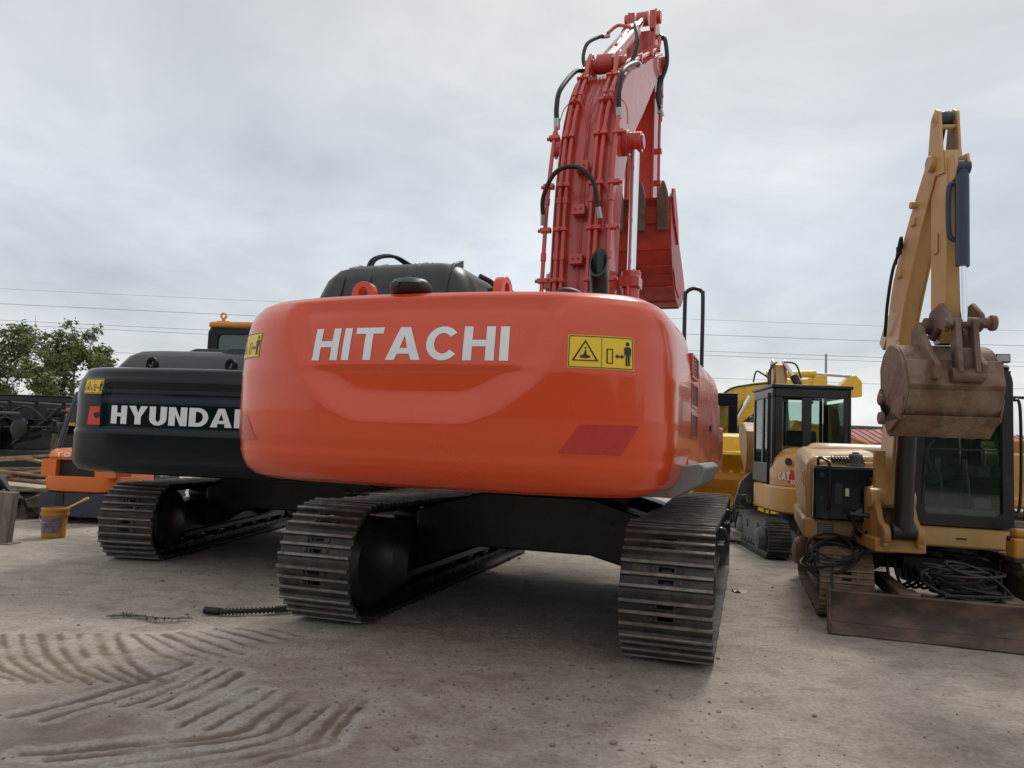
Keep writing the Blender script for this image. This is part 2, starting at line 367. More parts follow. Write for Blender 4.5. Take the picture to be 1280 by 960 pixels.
def shoe(mb, W, p, gh, slots=True, three=True):
    """one shoe in local frame: x lateral, y along travel, z outward (up). origin = outer plate face"""
    t = .014
    xs = [-W / 2, -.085, .085, W / 2] if slots else [-W / 2, W / 2]
    g = [-.335 * p, 0, .335 * p] if three else [0]
    if slots and three:
        
        mb.k = 0
        sw = .05 if W > .5 else .04
        for (y0, y1) in ((-p * .53, -p * .235), (-p * .11, p * .11), (p * .235, p * .51)): mb.box(-W / 2, W / 2, y0, y1, -t, 0)
        for (y0, y1) in ((-p * .235, -p * .11), (p * .11, p * .235)):
            mb.box(-W / 2, -sw, y0, y1, -t, 0); mb.box(sw, W / 2, y0, y1, -t, 0)
        for bx in (-.09, .09):
            for by in (-p * .165, p * .165): mb.cyl((bx, by, 0), (bx, by, .014), .015, n=6)
    else:
        mb.k = 0; mb.box(-W / 2, W / 2, -p * .53, p * .51, -t, 0)
    for i, y in enumerate(g):
        w0 = .016; w1 = .009; h = gh * (1 if (i == 0 or not three) else .8)
        mb.k = 0
        mb.prism([(y - w0, 0), (y + w0, 0), (y + w1, h * .7), (y - w1, h * .7)], -W / 2, W / 2, 'x')
        mb.k = 1
        mb.prism([(y - w1 - .002, h * .7), (y + w1 + .002, h * .7), (y + w1, h), (y - w1, h)], -W / 2 + random.uniform(0, .004), W / 2 - random.uniform(0, .004), 'x')
def crawler(root, T, cx, a, R, W, n, gh=.03, mats=('track_steel', 'track_edge'), fmat='frame_black', slots=True, three=True, inner=1, rollers=7, sag=.02, sprock=-1):
    """a whole crawler: belt, frame, sprocket, idler, rollers. T: matrix of undercarriage in root, inner: +1 when the machine centre is at +x"""
    path, per = stadium(a, R - gh, sag, n)
    p = per / n
    mb = MB(T)
    base = MB(); shoe(base, W, p, gh, slots, three)
    for (y, z, ty, tz) in path:
        # outward normal = right-hand of travel
        ny, nz = tz, -ty
        M = Matrix(((1, 0, 0, cx), (0, ty, ny, y), (0, tz, nz, z + gh), (0, 0, 0, 1)))
        M2 = M.copy(); M2[0][0] = -1  # keep handedness
        off = len(mb.v); TT = mb.T @ M2
        jx = random.uniform(-.003, .003)
        mb.v += [tuple(TT @ Vector((v[0] + jx, v[1], v[2]))) for v in base.v]
        mb.f += [tuple(off + i for i in f) for f in base.f]; mb.m += base.m
    mb.build('track_belt', list(mats), root, bevel=0)
    # chain links
    mb = MB(T)
    lk = .055
    for (y, z, ty, tz) in path:
        ny, nz = tz, -ty
        for sx in (-.1, .1):
            M = Matrix(((-1, 0, 0, cx + sx), (0, ty, ny, y), (0, tz, nz, z + gh), (0, 0, 0, 1)))
            mb.add([(-.022, -p * .5, -.014 - lk), (.022, -p * .5, -.014 - lk), (.022, p * .5, -.014 - lk), (-.022, p * .5, -.014 - lk), (-.022, -p * .42, -.015), (.022, -p * .42, -.015), (.022, p * .42, -.015), (-.022, p * .42, -.015)],
                   [(0, 3, 2, 1), (4, 5, 6, 7), (0, 1, 5, 4), (1, 2, 6, 5), (2, 3, 7, 6), (3, 0, 4, 7)], M)
    mb.build('chain', fmat, root)
    Ri = R - gh - .07; fw = min(.17, W * .3)
    mb = MB(T)
    mb.prism([(-a + .1, R * .62), (-a + .45, R * .5), (a - .45, R * .5), (a - .1, R * .7), (a - .12, R * 1.3), (a - .5, R * 1.42), (-a + .5, R * 1.42), (-a + .05, R * 1.3)], cx - fw, cx + fw, 'x')
    mb.prism([(-a + .5, R * .44), (a - .5, R * .44), (a - .5, R * .6), (-a + .5, R * .6)], cx - fw - .04, cx - fw + .01, 'x')
    mb.prism([(-a + .5, R * .44), (a - .5, R * .44), (a - .5, R * .6), (-a + .5, R * .6)], cx + fw - .01, cx + fw + .04, 'x')
    mb.box(cx - fw + .02, cx + fw - .02, -.15, .15, R * 1.42, R * 1.62)
    mb.build('track_frame', fmat, root, bevel=.012)
    for sy, nm in ((sprock, 'sprocket'), (-sprock, 'idler')):
        mb = MB(T); y0 = sy * a
        mb.lathe([(Ri * .55, -.16), (Ri * .9, -.13), (Ri, -.05), (Ri, .05), (Ri * .9, .13), (Ri * .55, .16)], (cx, y0, R), (1, 0, 0), 28)
        if nm == 'sprocket':
            for i in range(21):
                t = 2 * PI * i / 21; c, s_ = math.cos(t), math.sin(t)
                mb.box(-.035, .035, -.025, .025, 0, .05, Matrix(((1, 0, 0, cx), (0, -s_, c, y0 + c * (Ri - .01)), (0, c, s_, R + s_ * (Ri - .01)), (0, 0, 0, 1))))
            mb.lathe([(Ri * .78, 0), (Ri * .78, .05), (Ri * .62, .12), (Ri * .3, .15)], (cx + .15 * 1, y0, R), (1, 0, 0), 24)
            mb.lathe([(Ri * .86, 0), (Ri * .86, .05), (Ri * .74, .1), (Ri * .3, .12)], (cx - .15 * 1, y0, R), (-1, 0, 0), 24)
        mb.build(nm, fmat, root)
    for i in range(rollers):
        y0 = -a + .42 + (2 * a - .84) * i / (rollers - 1)
        mb = MB(T); rr = R * .2
        mb.lathe([(rr * .7, -.15), (rr * 1.15, -.12), (rr * 1.15, -.09), (rr, -.08), (rr, .08), (rr * 1.15, .09), (rr * 1.15, .12), (rr * .7, .15)], (cx, y0, gh + .08 + rr), (1, 0, 0), 14)
        mb.build('roller', fmat, root)
    for y0 in (-a * .4, a * .4):
        mb = MB(T); mb.lathe([(.05, -.14), (.07, -.1), (.07, .1), (.05, .14)], (cx, y0, 2 * R - gh - .13 - sag), (1, 0, 0), 12)
        mb.cyl((cx, y0, R * 1.3), (cx, y0, 2 * R - .2), .03); mb.build('carrier_roller', fmat, root)

# ------------------------------------------------------------------ counterweight surface
class CW:
    def __init__(s, a, n, b, c, y0, yf, prof, rec=None):
        s.a, s.n, s.b, s.c, s.y0, s.yf, s.prof, s.rec = a, n, b, c, y0, yf, prof, rec
        # arc length table of the base outline (inset 0)
        P = [(-a, yf)]
        for i in range(2001):
            ph = -PI / 2 + PI * i / 2000; P.append(s.plan(ph, 0))
        P.append((a, yf)); P = np.array(P)
        s.P = P; d = np.hypot(*(P[1:] - P[:-1]).T); s.S = np.concatenate([[0], np.cumsum(d)]); s.S -= s.S[-1] / 2
        s.half = s.S[-1]
    def plan(s, ph, i):
        a = s.a - i; sn, cs = math.sin(ph), max(0, math.cos(ph))
        x = a * math.copysign(abs(sn) ** (2 / s.n), sn)
        return (x, s.y0 + i * .0 - (s.b - i) * cs ** (2 / s.n) - s.c * (1 - (x / a) ** 2))
    def base(s, u):
        x = np.interp(u, s.S, s.P[:, 0]); y = np.interp(u, s.S, s.P[:, 1])
        e = .02; x1, x2 = np.interp(u - e, s.S, s.P[:, 0]), np.interp(u + e, s.S, s.P[:, 0])
        y1, y2 = np.interp(u - e, s.S, s.P[:, 1]), np.interp(u + e, s.S, s.P[:, 1])
        tx, ty = x2 - x1, y2 - y1; L = math.hypot(tx, ty)
        return x, y, ty / L, -tx / L     # outward normal (toward the rear)
    def inset(s, z):
        zs = [p[1] for p in s.prof]; return float(np.interp(z, zs, [p[0] for p in s.prof]))
    def pt(s, u, z, ins=None, lift=0):
        x, y, nx, ny = s.base(u); i = s.inset(z) if ins is None else ins
        r = s.rec(x, z) if s.rec else 0
        d = -i - r + lift
        return Vector((x + nx * d, y + ny * d, z))
    def mapper(s, u0, z0):
        return lambda u, v, l=.003: s.pt(u0 + u, z0 + v, None, l)
    def build(s, name, m, parent, cols=230, rowstep=.017, flatmat=None):
        zs = []
        pr = s.prof
        for k in range(len(pr) - 1):
            (i0, z0), (i1, z1) = pr[k], pr[k + 1]; L = math.hypot(i1 - i0, z1 - z0); nn = max(1, int(L / rowstep))
            for j in range(nn): zs.append((i0 + (i1 - i0) * j / nn, z0 + (z1 - z0) * j / nn))
        zs.append(pr[-1])
        us = np.linspace(-s.half, s.half, cols); rows = []
        for (i, z) in zs: rows.append([s.pt(u, z, i) for u in us])
        mb = MB(); mb.grid(rows)
        m_ = cols
        nR = len(rows); mb.f.append(tuple((nR - 1) * m_ + i for i in range(m_))); mb.m.append(0)
        mb.f.append(tuple(reversed(range(m_)))); mb.m.append(0)
        return mb.build(name, m, parent, angle=60)

def smooth(x): x = min(1, max(0, x)); return x * x * (3 - 2 * x)

def panes(parent, *bs):
    for b_ in bs:
        mb = MB(b_[6] if len(b_) > 6 else None); mb.box(*b_[:6]); mb.build('window', 'cab_glass', parent)
# ================================================================== BIG ORANGE EXCAVATOR
HU = 19.5; HL = 17.2
hit = thing('excavator', 'large orange-red excavator seen from behind, white HITACHI lettering on its counterweight, red boom raised', 'excavator', (.505, 7.81, 0), HU)
TL = TR(.035, .03, 0) @ RZ(HU - HL)
for cx in (-1.292, 1.292):
    crawler(hit, TL, cx, 2.07, .465, .6, 46, gh=.034, sag=.035, mats=('track_steel', 'track_edge'))
# carbody
mb = MB(TL)
arch = [(-1.14, .80), (-.95, .86), (-.5, .99), (.5, .99), (.95, .86), (1.14, .80), (1.14, .26), (1.0, .30), (.82, .42), (.5, .50), (-.5, .50), (-.82, .42), (-1.0, .30), (-1.14, .26)]
for y0 in (-1.0, .6): mb.prism(arch, y0, y0 + .4, 'y')
mb.box(-.62, .62, -.98, .98, .52, .97)
mb.build('carbody', 'frame_black', hit, bevel=.015)
mb = MB(TL); mb.cyl((0, 0, .97), (0, 0, 1.12), .72, n=40); mb.cyl((0, 0, 1.05), (0, 0, 1.09), .78, n=40); mb.build('slewing_ring', 'frame_black', hit)
# final drive covers on the inner faces of the sprockets
for sx in (-1, 1):
    mb = MB(TL)
    mb.lathe([(.36, 0), (.36, .06), (.33, .09), (.30, .12), (.12, .14)], (sx * 1.13, -2.03, .465), (-sx, 0, 0), 32)
    mb.prism([(-2.0, .12), (-1.35, .2), (-1.3, .72), (-2.0, .82)], sx * 1.13, sx * 1.05, 'x')
    for i in range(8):
        t = 2 * PI * i / 8 + .3; mb.cyl((sx * 1.13 - sx * .05, -2.03 + .35 * math.cos(t), .465 + .35 * math.sin(t)), (sx * 1.13 - sx * .075, -2.03 + .35 * math.cos(t), .465 + .35 * math.sin(t)), .014, n=6)
    mb.build('final_drive_cover', 'black_gloss', hit, bevel=.006)
    for y0 in (-1.1, .9): # side steps on the outside of the frame
        mb = MB(TL); mb.prism([(sx * 1.46, .5), (sx * 1.49, .5), (sx * 1.49, .66), (sx * 1.62, .66), (sx * 1.62, .69), (sx * 1.46, .69)], y0, y0 + .3, 'y')
        mb.build('track_step', 'black_gloss', hit, bevel=.006); mb = MB(TL); mb.tube([(sx * 1.49, y0 - .08, .82), (sx * 1.62, y0 - .08, .82), (sx * 1.64, y0 + .1, .72), (sx * 1.6, y0 + .1, .66)], .014); mb.build('grab_handle', 'black_gloss', hit)
    mb = MB(TL)
    mb.box(sx * 1.45, sx * 1.56, -1.5, -1.1, .35, .6)
    mb.build('track_guard', 'black_gloss', hit, bevel=.008)
# counterweight
PH = [(.5, 1.14), (.2, 1.15), (.12, 1.175), (.07, 1.215), (.04, 1.27), (.02, 1.335), (.022, 1.36), (.008, 1.44), (0, 1.6), (0, 1.86), (.012, 2.02), (.03, 2.15), (.042, 2.20), (.068, 2.255), (.115, 2.31), (.18, 2.345), (.28, 2.365), (.48, 2.375)]
HP = [((-.42, 1.545), (.42, 1.545)), ((.42, 1.545), (.80, 1.80)), ((.80, 1.80), (.95, 2.10)), ((.95, 2.10), (1.0, 2.45)), ((-.80, 1.80), (-.42, 1.545)), ((-.95, 2.10), (-.80, 1.80)), ((-1.0, 2.45), (-.95, 2.10))]
def rec_h(x, z):
    xs = x - .045; acc = 0; k = .028
    for (x0, z0), (x1, z1) in HP:
        L = math.hypot(x1 - x0, z1 - z0); nx, nz = -(z1 - z0) / L, (x1 - x0) / L
        acc += math.exp(-max(-3, min(3, (xs - x0) * nx + (z - z0) * nz)) / k)
    d = -k * math.log(acc)
    w = .17 - .05 * smooth((z - 1.7) / .3)
    q = min(1, max(0, d / w)); q = q * .75 + .25 * smooth(q)
    if z > 1.885: D = (.036 + (z - 1.885) * .10) * (1 - smooth((z - 2.22) / .125))
    else: D = .036 + .016 * smooth((1.885 - z) / .03) + .05 * min(.12, max(0, 1.863 - z))
    return q * max(0, D)
cw = CW(1.53, 3.9, .80, .14, -2.55, -2.1, PH, rec_h)
cwo = cw.build('counterweight', 'orange_paint', hit)
flat_shapes(letters('HITACHI', .205, 1.325, st=.225, gap=.13, slant=-.02), cw.mapper(-.012, 1.915), .03).build('lettering', 'white_decal', cwo)
def wl(u0, z0): return lambda u, v, l: cw.pt(u0 + u, z0 + v, None, l)
warning_label(cwo, wl(1.19, 1.975), .385, .19, .03); warning_label(cwo, wl(-1.335, 2.03), .37, .175, .03)
for pg in ([(1.08, 1.565), (1.43, 1.57), (1.32, 1.40), (.96, 1.40)], [(-1.6, 1.57), (-1.25, 1.56), (-1.12, 1.40), (-1.46, 1.40)]):
    flat_shapes([[pg[::-1]]], lambda u, v: cw.pt(u, v, None, .0025), .03).build('reflector', 'dark_red', cwo)
# lifting eyes on the counterweight
for x0, y0 in ((-.56, -3.0), (.44, -3.0)):
    mb = MB(TR(x0, y0, 2.305) @ RZ(0 if x0 < 0 else 85))
    outer = [(-.09, -.02), (.09, -.02)] + ell(0, .11, .085, .085, 0, 180, 12); hole = ell(0, .105, .035, .05, 0, 345, 14)
    frame_plate(mb, outer, hole[::-1], -.03, .03, 'y'); mb.build('lifting_eye', 'orange_paint', cwo, bevel=.006)
mb = MB(TR(-.10, -3.22, 2.345) @ Matrix.Diagonal((1.12, 1.0, .92, 1)))
rows = []
for k, (z, w, d0, d1) in enumerate([(0, .11, -.05, .14), (.03, .125, -.11, .14), (.075, .12, -.13, .12), (.11, .095, -.10, .08), (.122, .05, -.06, .03)]):
    rows.append([(w * math.cos(t) * 1.0, (d0 + d1) / 2 + (d1 - d0) / 2 * math.sin(t), z) for t in [2 * PI * i / 24 for i in range(25)]])
mb.grid(rows); mb.f.append(tuple(4 * 25 + i for i in range(24))); mb.m.append(0)
mb.cyl((-.03, -.11, .06), (-.03, -.135, .062), .018, n=12)
mb.build('camera_housing', 'hood_plastic', cwo, angle=50)
# revolving frame and side bodies
mb = MB(); mb.box(-1.42, 1.42, -2.25, 1.3, 1.12, 1.24); mb.box(-.42, -.3, -2.0, 1.6, 1.2, 1.6); mb.box(.30, .42, -2.0, 1.6, 1.2, 1.6)
mb.build('revolving_frame', 'frame_black', hit, bevel=.01)
def body_side(sx):
    """side body: rounded top, door gaps, vents on the right-hand door"""
    prof = [(1.50, 1.25), (1.515, 1.32), (1.52, 1.7), (1.505, 2.05), (1.47, 2.17), (1.40, 2.225), (1.2, 2.25), (.55, 2.26), (.55, 1.25)]
    segs = [(-2.09, -1.35), (-1.34, -.35), (-.34, .55)] if sx > 0 else [(-2.09, -1.2), (-1.19, -.45)]
    for i, (ya, yb) in enumerate(segs):
        mb = MB(); pr = [(sx * x, z) for x, z in prof]
        if sx > 0 and i == 0:
            pr = [(x if x > 1.3 else x, z) for x, z in pr]
        mb.prism(pr, ya, yb, 'y')
        b = mb.build('side_door' if i else 'side_body', 'orange_paint', hit, bevel=.02, fixn=True)
        if sx > 0 and i == 0:
            for z0, z1 in ((1.96, 2.13), (1.75, 1.92), (1.53, 1.71)):
                mv = MB(); y0, y1 = -2.03, -1.62
                xq = 1.508
                mv.k = 1; mv.box(xq - .02, xq + .012, y0 + .015, y1 - .015, z0 + .015, z1 - .015)
                mv.k = 0
                T0 = None
                mv.box(xq - .01, xq + .022, y0, y1, z0, z0 + .015); mv.box(xq - .01, xq + .022, y0, y1, z1 - .015, z1)
                mv.box(xq - .01, xq + .022, y0, y0 + .015, z0 + .015, z1 - .015); mv.box(xq - .01, xq + .022, y1 - .015, y1, z0 + .015, z1 - .015)
                mv.k = 2
                for j in range(5): mv.box(xq + .012, xq + .016, y0 + .03, y1 - .03, z0 + .025 + j * .026, z0 + .031 + j * .026)
                mv.build('vent', ['orange_paint', 'frame_black', 'frame_black'], b)
        if i == 1:
            mh = MB(); mh.box(sx * 1.523, sx * 1.535, yb - .16, yb - .05, 1.62, 1.67); mh.build('latch', 'black_matt', b, bevel=.004)
body_side(1); body_side(-1)
mb = MB(); mb.box(-.55, .55, -2.08, -.25, 1.25, 2.15); mb.build('engine_housing', 'black_matt', hit, bevel=.02)
mb = MB(); mb.prism([(1.12, 1.27), (1.3, 1.31), (1.62, 1.36), (1.66, 1.33), (1.62, 1.22), (1.45, 1.12), (1.12, 1.12)], -2.3, -1.25, 'y'); mb.build('side_step', 'grey_metal', hit, bevel=.012, fixn=True)
mb = MB(); mb.box(.75, 1.48, .57, 1.75, 1.24, 1.72); mb.box(.75, 1.48, .6, 1.2, 1.70, 1.95); mb.build('tool_box', 'orange_paint', hit, bevel=.03)
# black engine hood
mb = MB()
rows = []
for z, ix, iy in [(2.24, -.02, -.02), (2.5, 0, 0), (2.66, .05, .05), (2.74, .11, .1), (2.79, .2, .2), (2.805, .32, .3)]:
    rows.append([(p[0], p[1], z) for p in rrect(-1.33 + ix, -.04 - ix, -2.5 + iy, -1.35 - iy * .5, .14, 5)])
    rows[-1].append(rows[-1][0])
mb.grid(rows); mb.f.append(tuple((len(rows) - 1) * 25 + i for i in range(24))); mb.m.append(0)
for xx in (-1.08, -.85, -.5, -.2): mb.prism([(-2.49, 2.3), (-2.515, 2.5), (-2.46, 2.66), (-2.36, 2.765), (-2.2, 2.825), (-2.2, 2.75), (-2.45, 2.5)], xx - .015, xx + .015, 'x')
mb.prism([(-1.25, 2.80), (-.35, 2.80), (-.42, 2.835), (-1.1, 2.835)], -2.1, -1.6, 'y')
hood = mb.build('engine_hood', 'hood_plastic', hit, angle=50, bevel=.006)
mb = MB()
for k, dx in enumerate((0, .035)):
    mb.tube([(-1.13 + dx, -2.05, 2.78), (-1.10 + dx, -2.0, 2.92), (-.98 + dx, -1.9, 2.97 - k * .01), (-.86 + dx, -1.8, 2.90), (-.72, -1.7, 2.87)], .014)
mb.tube([(-1.3, -2.0, 2.78), (-1.24, -1.95, 2.83), (-1.15, -1.9, 2.81)], .018)
for dx in (-.84, -.8, -.74, -.68): mb.cyl((dx, -1.76, 2.86), (dx + .02, -1.76, 2.93), .012)
mb.tube([(-.9, -1.75, 2.9), (-.76, -1.75, 2.91), (-.64, -1.7, 2.885)], .016)
mb.build('hood_hose', 'rubber', hood)
mb = MB()
for (x0, h0) in ((.10, .05), (.20, .03), (.3, .1), (.38, .02)): mb.box(x0 - .05, x0 + .05, -2.2, -1.9, 2.3, 2.42 + h0)
mb.tube([(-.05, -2.2, 2.70), (.02, -2.1, 2.66), (.1, -2.1, 2.55), (.2, -2.1, 2.5)], .02)
mb.tube([(-.0, -2.15, 2.6), (.12, -2.1, 2.62), (.3, -2.1, 2.52)], .012)
mb.tube([(.42, -2.0, 2.45), (.5, -1.95, 2.60), (.6, -1.9, 2.62), (.7, -1.85, 2.55), (.78, -1.8, 2.40)], .028)
mb.box(.62, .95, -1.5, -1.2, 2.3, 2.52)
mb.build('engine_bay_hose', 'rubber', hit)
# exhaust pipe with slanted mouth
mb = MB(TR(.66, -1.25, 0)); n = 24; ro, ri = .078, .066; rows = []
base = [(2.2, 0, 0), (2.62, 0, 0), (2.74, -.012, 0), (2.82, -.03, .0)]
for (z, dy, _) in base: rows.append([(ro * math.cos(t), ro * math.sin(t) + dy, z + (.0 if z < 2.9 else -.0)) for t in [2 * PI * i / n for i in range(n + 1)]])
def mouth(r): return [(r * math.cos(t), r * math.sin(t) * .75 - .075, 2.985 + r * math.sin(t) * 1.75) for t in [2 * PI * i / n for i in range(n + 1)]]
rows.append(mouth(ro)); rows.append(mouth(ri)); rows.append([(ri * math.cos(t), ri * math.sin(t) - .02, 2.75) for t in [2 * PI * i / n for i in range(n + 1)]])
rows.append([(0, -.02, 2.75)] * (n + 1))
mb.grid(rows); mb.build('exhaust_pipe', 'black_gloss', hit)
# handrail
mb = MB(); mb.tube([(1.19, .25, 2.2), (1.19, .25, 2.95), (1.205, .25, 3.03), (1.25, .25, 3.06), (1.30, .25, 3.06), (1.35, .25, 3.03), (1.365, .25, 2.95), (1.365, .25, 2.2)], .02, n=10, res=5); mb.build('handrail', 'black_gloss', hit)
# cab (behind the counterweight, front left)
mb = MB()
prof = [(-.05, 1.3), (-.05, 2.85), (.1, 2.98), (1.2, 2.98), (1.45, 2.85), (1.62, 2.3), (1.62, 1.7), (1.4, 1.3)]
for x0, x1 in ((-1.47, -1.42), (-.5, -.45)):
    frame_plate(mb, prof, [(.12, 1.9), (.12, 2.8), (1.2, 2.8), (1.45, 2.3), (1.45, 1.9)][::-1], x0, x1, 'x')
mb.box(-1.42, -.5, .1, 1.2, 2.9, 2.98); mb.box(-1.42, -.5, -.05, 0, 1.3, 2.2); mb.box(-1.42, -.5, -.05, 0, 2.75, 2.9); mb.box(-1.42, -.5, 1.4, 1.46, 1.3, 1.7); mb.box(-1.42, -.5, 1.2, 1.3, 2.85, 2.95)
c_ = mb.build('cab', 'black_gloss', hit, bevel=.01)
panes(c_, (-1.45, -1.445, .12, 1.45, 1.9, 2.8), (-1.42, -.5, -.03, -.025, 2.2, 2.75))
# ---------------- boom
def offs(path, d):
    """offset an open (y,z) polyline by d to its left"""
    out = []
    for i, p in enumerate(path):
        a = path[max(0, i - 1)]; b = path[min(len(path) - 1, i + 1)]; L = math.hypot(b[0] - a[0], b[1] - a[1])
        out.append((p[0] - (b[1] - a[1]) / L * d, p[1] + (b[0] - a[0]) / L * d))
    return out
def cr(pts, res=6):
    P = [Vector(p) for p in pts]; Q = [P[0] * 2 - P[1]] + P + [P[-1] * 2 - P[-2]]; out = []
    for i in range(1, len(Q) - 2):
        for k in range(res):
            t = k / res; a, b, c, d = Q[i - 1:i + 3]
            out.append(tuple(.5 * ((2 * b) + (c - a) * t + (2 * a - 5 * b + 4 * c - d) * t * t + (3 * b - a - 3 * c + d) * t ** 3)))
    return out + [tuple(P[-1])]
back = cr([(.40, 1.95), (.42, 2.5), (.46, 3.2), (.50, 3.8), (.56, 4.3), (.70, 4.9), (.92, 5.4), (1.25, 5.85), (1.7, 6.17), (2.3, 6.52), (3.0, 6.95), (3.6, 7.32), (3.95, 7.55)])
belly = cr([(.85, 1.95), (1.0, 2.6), (1.12, 3.4), (1.20, 4.1), (1.36, 4.7), (1.62, 5.15), (2.0, 5.52), (2.5, 5.95), (3.1, 6.5), (3.65, 7.0), (4.0, 7.22)])
bw = .31
mb = MB()
poly = back + [(4.12, 7.52), (4.18, 7.4), (4.12, 7.25)] + belly[::-1] + [(.72, 1.85), (.5, 1.85)]
for sx in (-1, 1): mb.prism(poly, sx * (bw - .02), sx * bw, 'x')
mb.k = 0
inb = offs(back, -.03); 
for a, c in ((inb, 1), (offs(belly, .03), -1)):
    rows = [[(-bw + .01, p[0], p[1]), (bw - .01, p[0], p[1])] for p in a]; mb.grid(rows, flip=(c < 0))
for sx in (-1, 1):
    mb.cyl((sx * .40, .62, 2.0), (sx * .2, .62, 2.0), .14, n=20)
    mb.cyl((sx * bw, 1.24, 5.04), (sx * (bw + .07), 1.24, 5.04), .15, n=24)
    mb.cyl((sx * .2, 4.04, 7.38), (sx * (bw + .05), 4.04, 7.38), .13, n=24)
    mb.cyl((sx * .1, 1.52, 6.18), (sx * .25, 1.52, 6.18), .09, n=20)
    mb.prism([(1.1, 5.6), (1.34, 6.2), (1.46, 6.33), (1.6, 6.3), (1.75, 6.1), (2.0, 6.2)], sx * .15, sx * .20, 'x')
boom = mb.build('boom', 'red_paint', hit, bevel=.006, fixn=False)
def bk(t, d):
    """point on the boom's back at fraction t, lifted d"""
    i = t * (len(back) - 1); k = min(int(i), len(back) - 2); f = i - k
    p = [back[k][j] * (1 - f) + back[k + 1][j] * f for j in (0, 1)]
    a, b = back[k], back[k + 1]; L = math.hypot(b[0] - a[0], b[1] - a[1])
    return (p[0] - (b[1] - a[1]) / L * d, p[1] + (b[0] - a[0]) / L * d)
def run(x, t0, t1, d, n=14, x1=None):
    out = []
    for i in range(n + 1):
        t = t0 + (t1 - t0) * i / n; y, z = bk(t, d); out.append((x if x1 is None else x + (x1 - x) * i / n, y, z))
    return out
for x, t0, t1, d, r, x1 in ((-.385, .02, .45, .05, .024, -.37), (-.235, .02, .62, .05, .024, -.235), (-.165, .02, .66, .05, .024, -.165), (.12, .02, .64, .05, .022, .135), (.185, .02, .62, .05, .024, .215), (.345, .02, .46, .05, .026, .345)):
    mb = MB(); mb.tube(run(x, t0, t1, d, x1=x1), r, n=10, res=2)
    for t in (.12, .2, .3, .42, .52, .58):
        if t < t1:
            xx = x + ((x1 or x) - x) * (t - t0) / (t1 - t0)
            y, z = bk(t, d); y2, z2 = bk(t + .012, d); mb.cyl((xx, y, z), (xx, y2, z2), r * 1.35, n=10)
    mb.build('hydraulic_pipe', 'red_paint', boom)
for t in (.09, .17, .25, .335, .42, .5, .58, .64):   # clamps
    y, z = bk(t, .045); y2, z2 = bk(t + .01, .045); a = math.atan2(z2 - z, y2 - y) - PI / 2
    M = TR(0, y, z) @ Matrix.Rotation(a, 4, 'X')
    for x0, x1 in ((-.27, -.13), (.09, .25)): mb = MB(); mb.box(x0, x1, -.045, .045, -.022, .022, M); mb.cyl((x0 + .07, -.04, 0), (x0 + .07, -.07, 0), .012, n=6, T=M); mb.build('pipe_clamp', 'red_paint', boom, bevel=.004)
    if t < .45:
        for sx in (-1, 1): mb = MB(); mb.box(sx * .37 - .06, sx * .37 + .06, -.04, .03, -.025, .025, M); mb.cyl((sx * .42, -.0, 0), (sx * .46, -.0, 0), .022, n=8, T=M); mb.build('pipe_clamp', 'red_paint', boom, bevel=.004)
for t in (.20, .285, .365):
    mb = MB(); y, z = bk(t, .05); mb.box(-.07, .07, y - .05, y + .06, z - .055, z + .055)
    mb.k = 1
    for sx in (-.03, .03): mb.cyl((sx, y - .05, z), (sx, y - .056, z), .012, n=8)
    mb.build('grease_block', ['red_paint', 'black_matt'], boom, bevel=.006)
mb = MB()
for sx in (-1, 1): mb.tube([(sx * .01, *bk(.1, .015)), (sx * .03, *bk(.14, .02)), (0, *bk(.18, .02)), (sx * .02, *bk(.3, .015)), (sx * .01, *bk(.45, .015)), (sx * .05, *bk(.5, .02)), (sx * .02, *bk(.6, .02))], .006, n=6)
for (xa, xb) in ((-.35, -.02), (.0, .46)): mb.tube([(xa, *bk(.46, .03)), (xa + .05, *bk(.485, .08)), ((xa + xb) / 2, *bk(.5, .1)), (xb - .05, *bk(.48, .08)), (xb, *bk(.44, .02))], .006, n=6)
mb.build('grease_line', 'red_worn', boom)
def hose(pts, r, parent, fit=True, name='hydraulic_hose', m='rubber'):
    mb = MB(); mb.tube(pts, r, n=10, res=8)
    if fit:
        for a, b in ((pts[0], pts[1]), (pts[-1], pts[-2])):
            A, B = Vector(a), Vector(b); d = (B - A).normalized(); mb.k = 1; mb.cyl(A - d * .05, A + d * .07, r * 1.25, n=10)
    return mb.build(name, [m, 'steel'], parent)
y, z = bk(.45, .05); hose([(-.37, y, z), (-.375, y - .02, z + .2), (-.365, y + .07, z + .45), (-.33, *bk(.60, .11)), (-.28, *bk(.645, .08))], .029, boom)
y, z = bk(.46, .05); hose([(.345, y, z), (.35, y - .04, z + .25), (.365, y + .09, z + .55), (.375, *bk(.64, .09)), (.38, *bk(.67, .05))], .029, boom)
y, z = bk(.27, .05); hose([(-.395, y - .04, z - .02), (-.37, y - .14, z + .22), (-.22, y - .20, z + .46), (0, y - .2, z + .50), (.19, y - .18, z + .34), (.25, y - .1, z + .0)], .025, boom)
hose([(-.26, *bk(.655, .05)), (-.32, *bk(.67, .20)), (-.31, *bk(.70, .36)), (-.22, *bk(.735, .42)), (-.14, *bk(.75, .42))], .024, boom)
hose([(.25, *bk(.66, .05)), (.30, *bk(.68, .12)), (.34, *bk(.70, .30)), (.28, *bk(.735, .46)), (.24, *bk(.76, .5))], .028, boom)
mb = MB()   # pipes running on to the arm along the top of the boom and the block at the bend
for x in (.22, .31): mb.tube([(x, *bk(.60, .06)), (x + .02, *bk(.68, .1)), (x, *bk(.8, .1)), (x, *bk(.93, .1)), (x - .02, *bk(.98, .22))], .024)
mb.tube([(-.16, *bk(.62, .06)), (-.2, *bk(.66, .15)), (-.2, *bk(.70, .15))], .022)
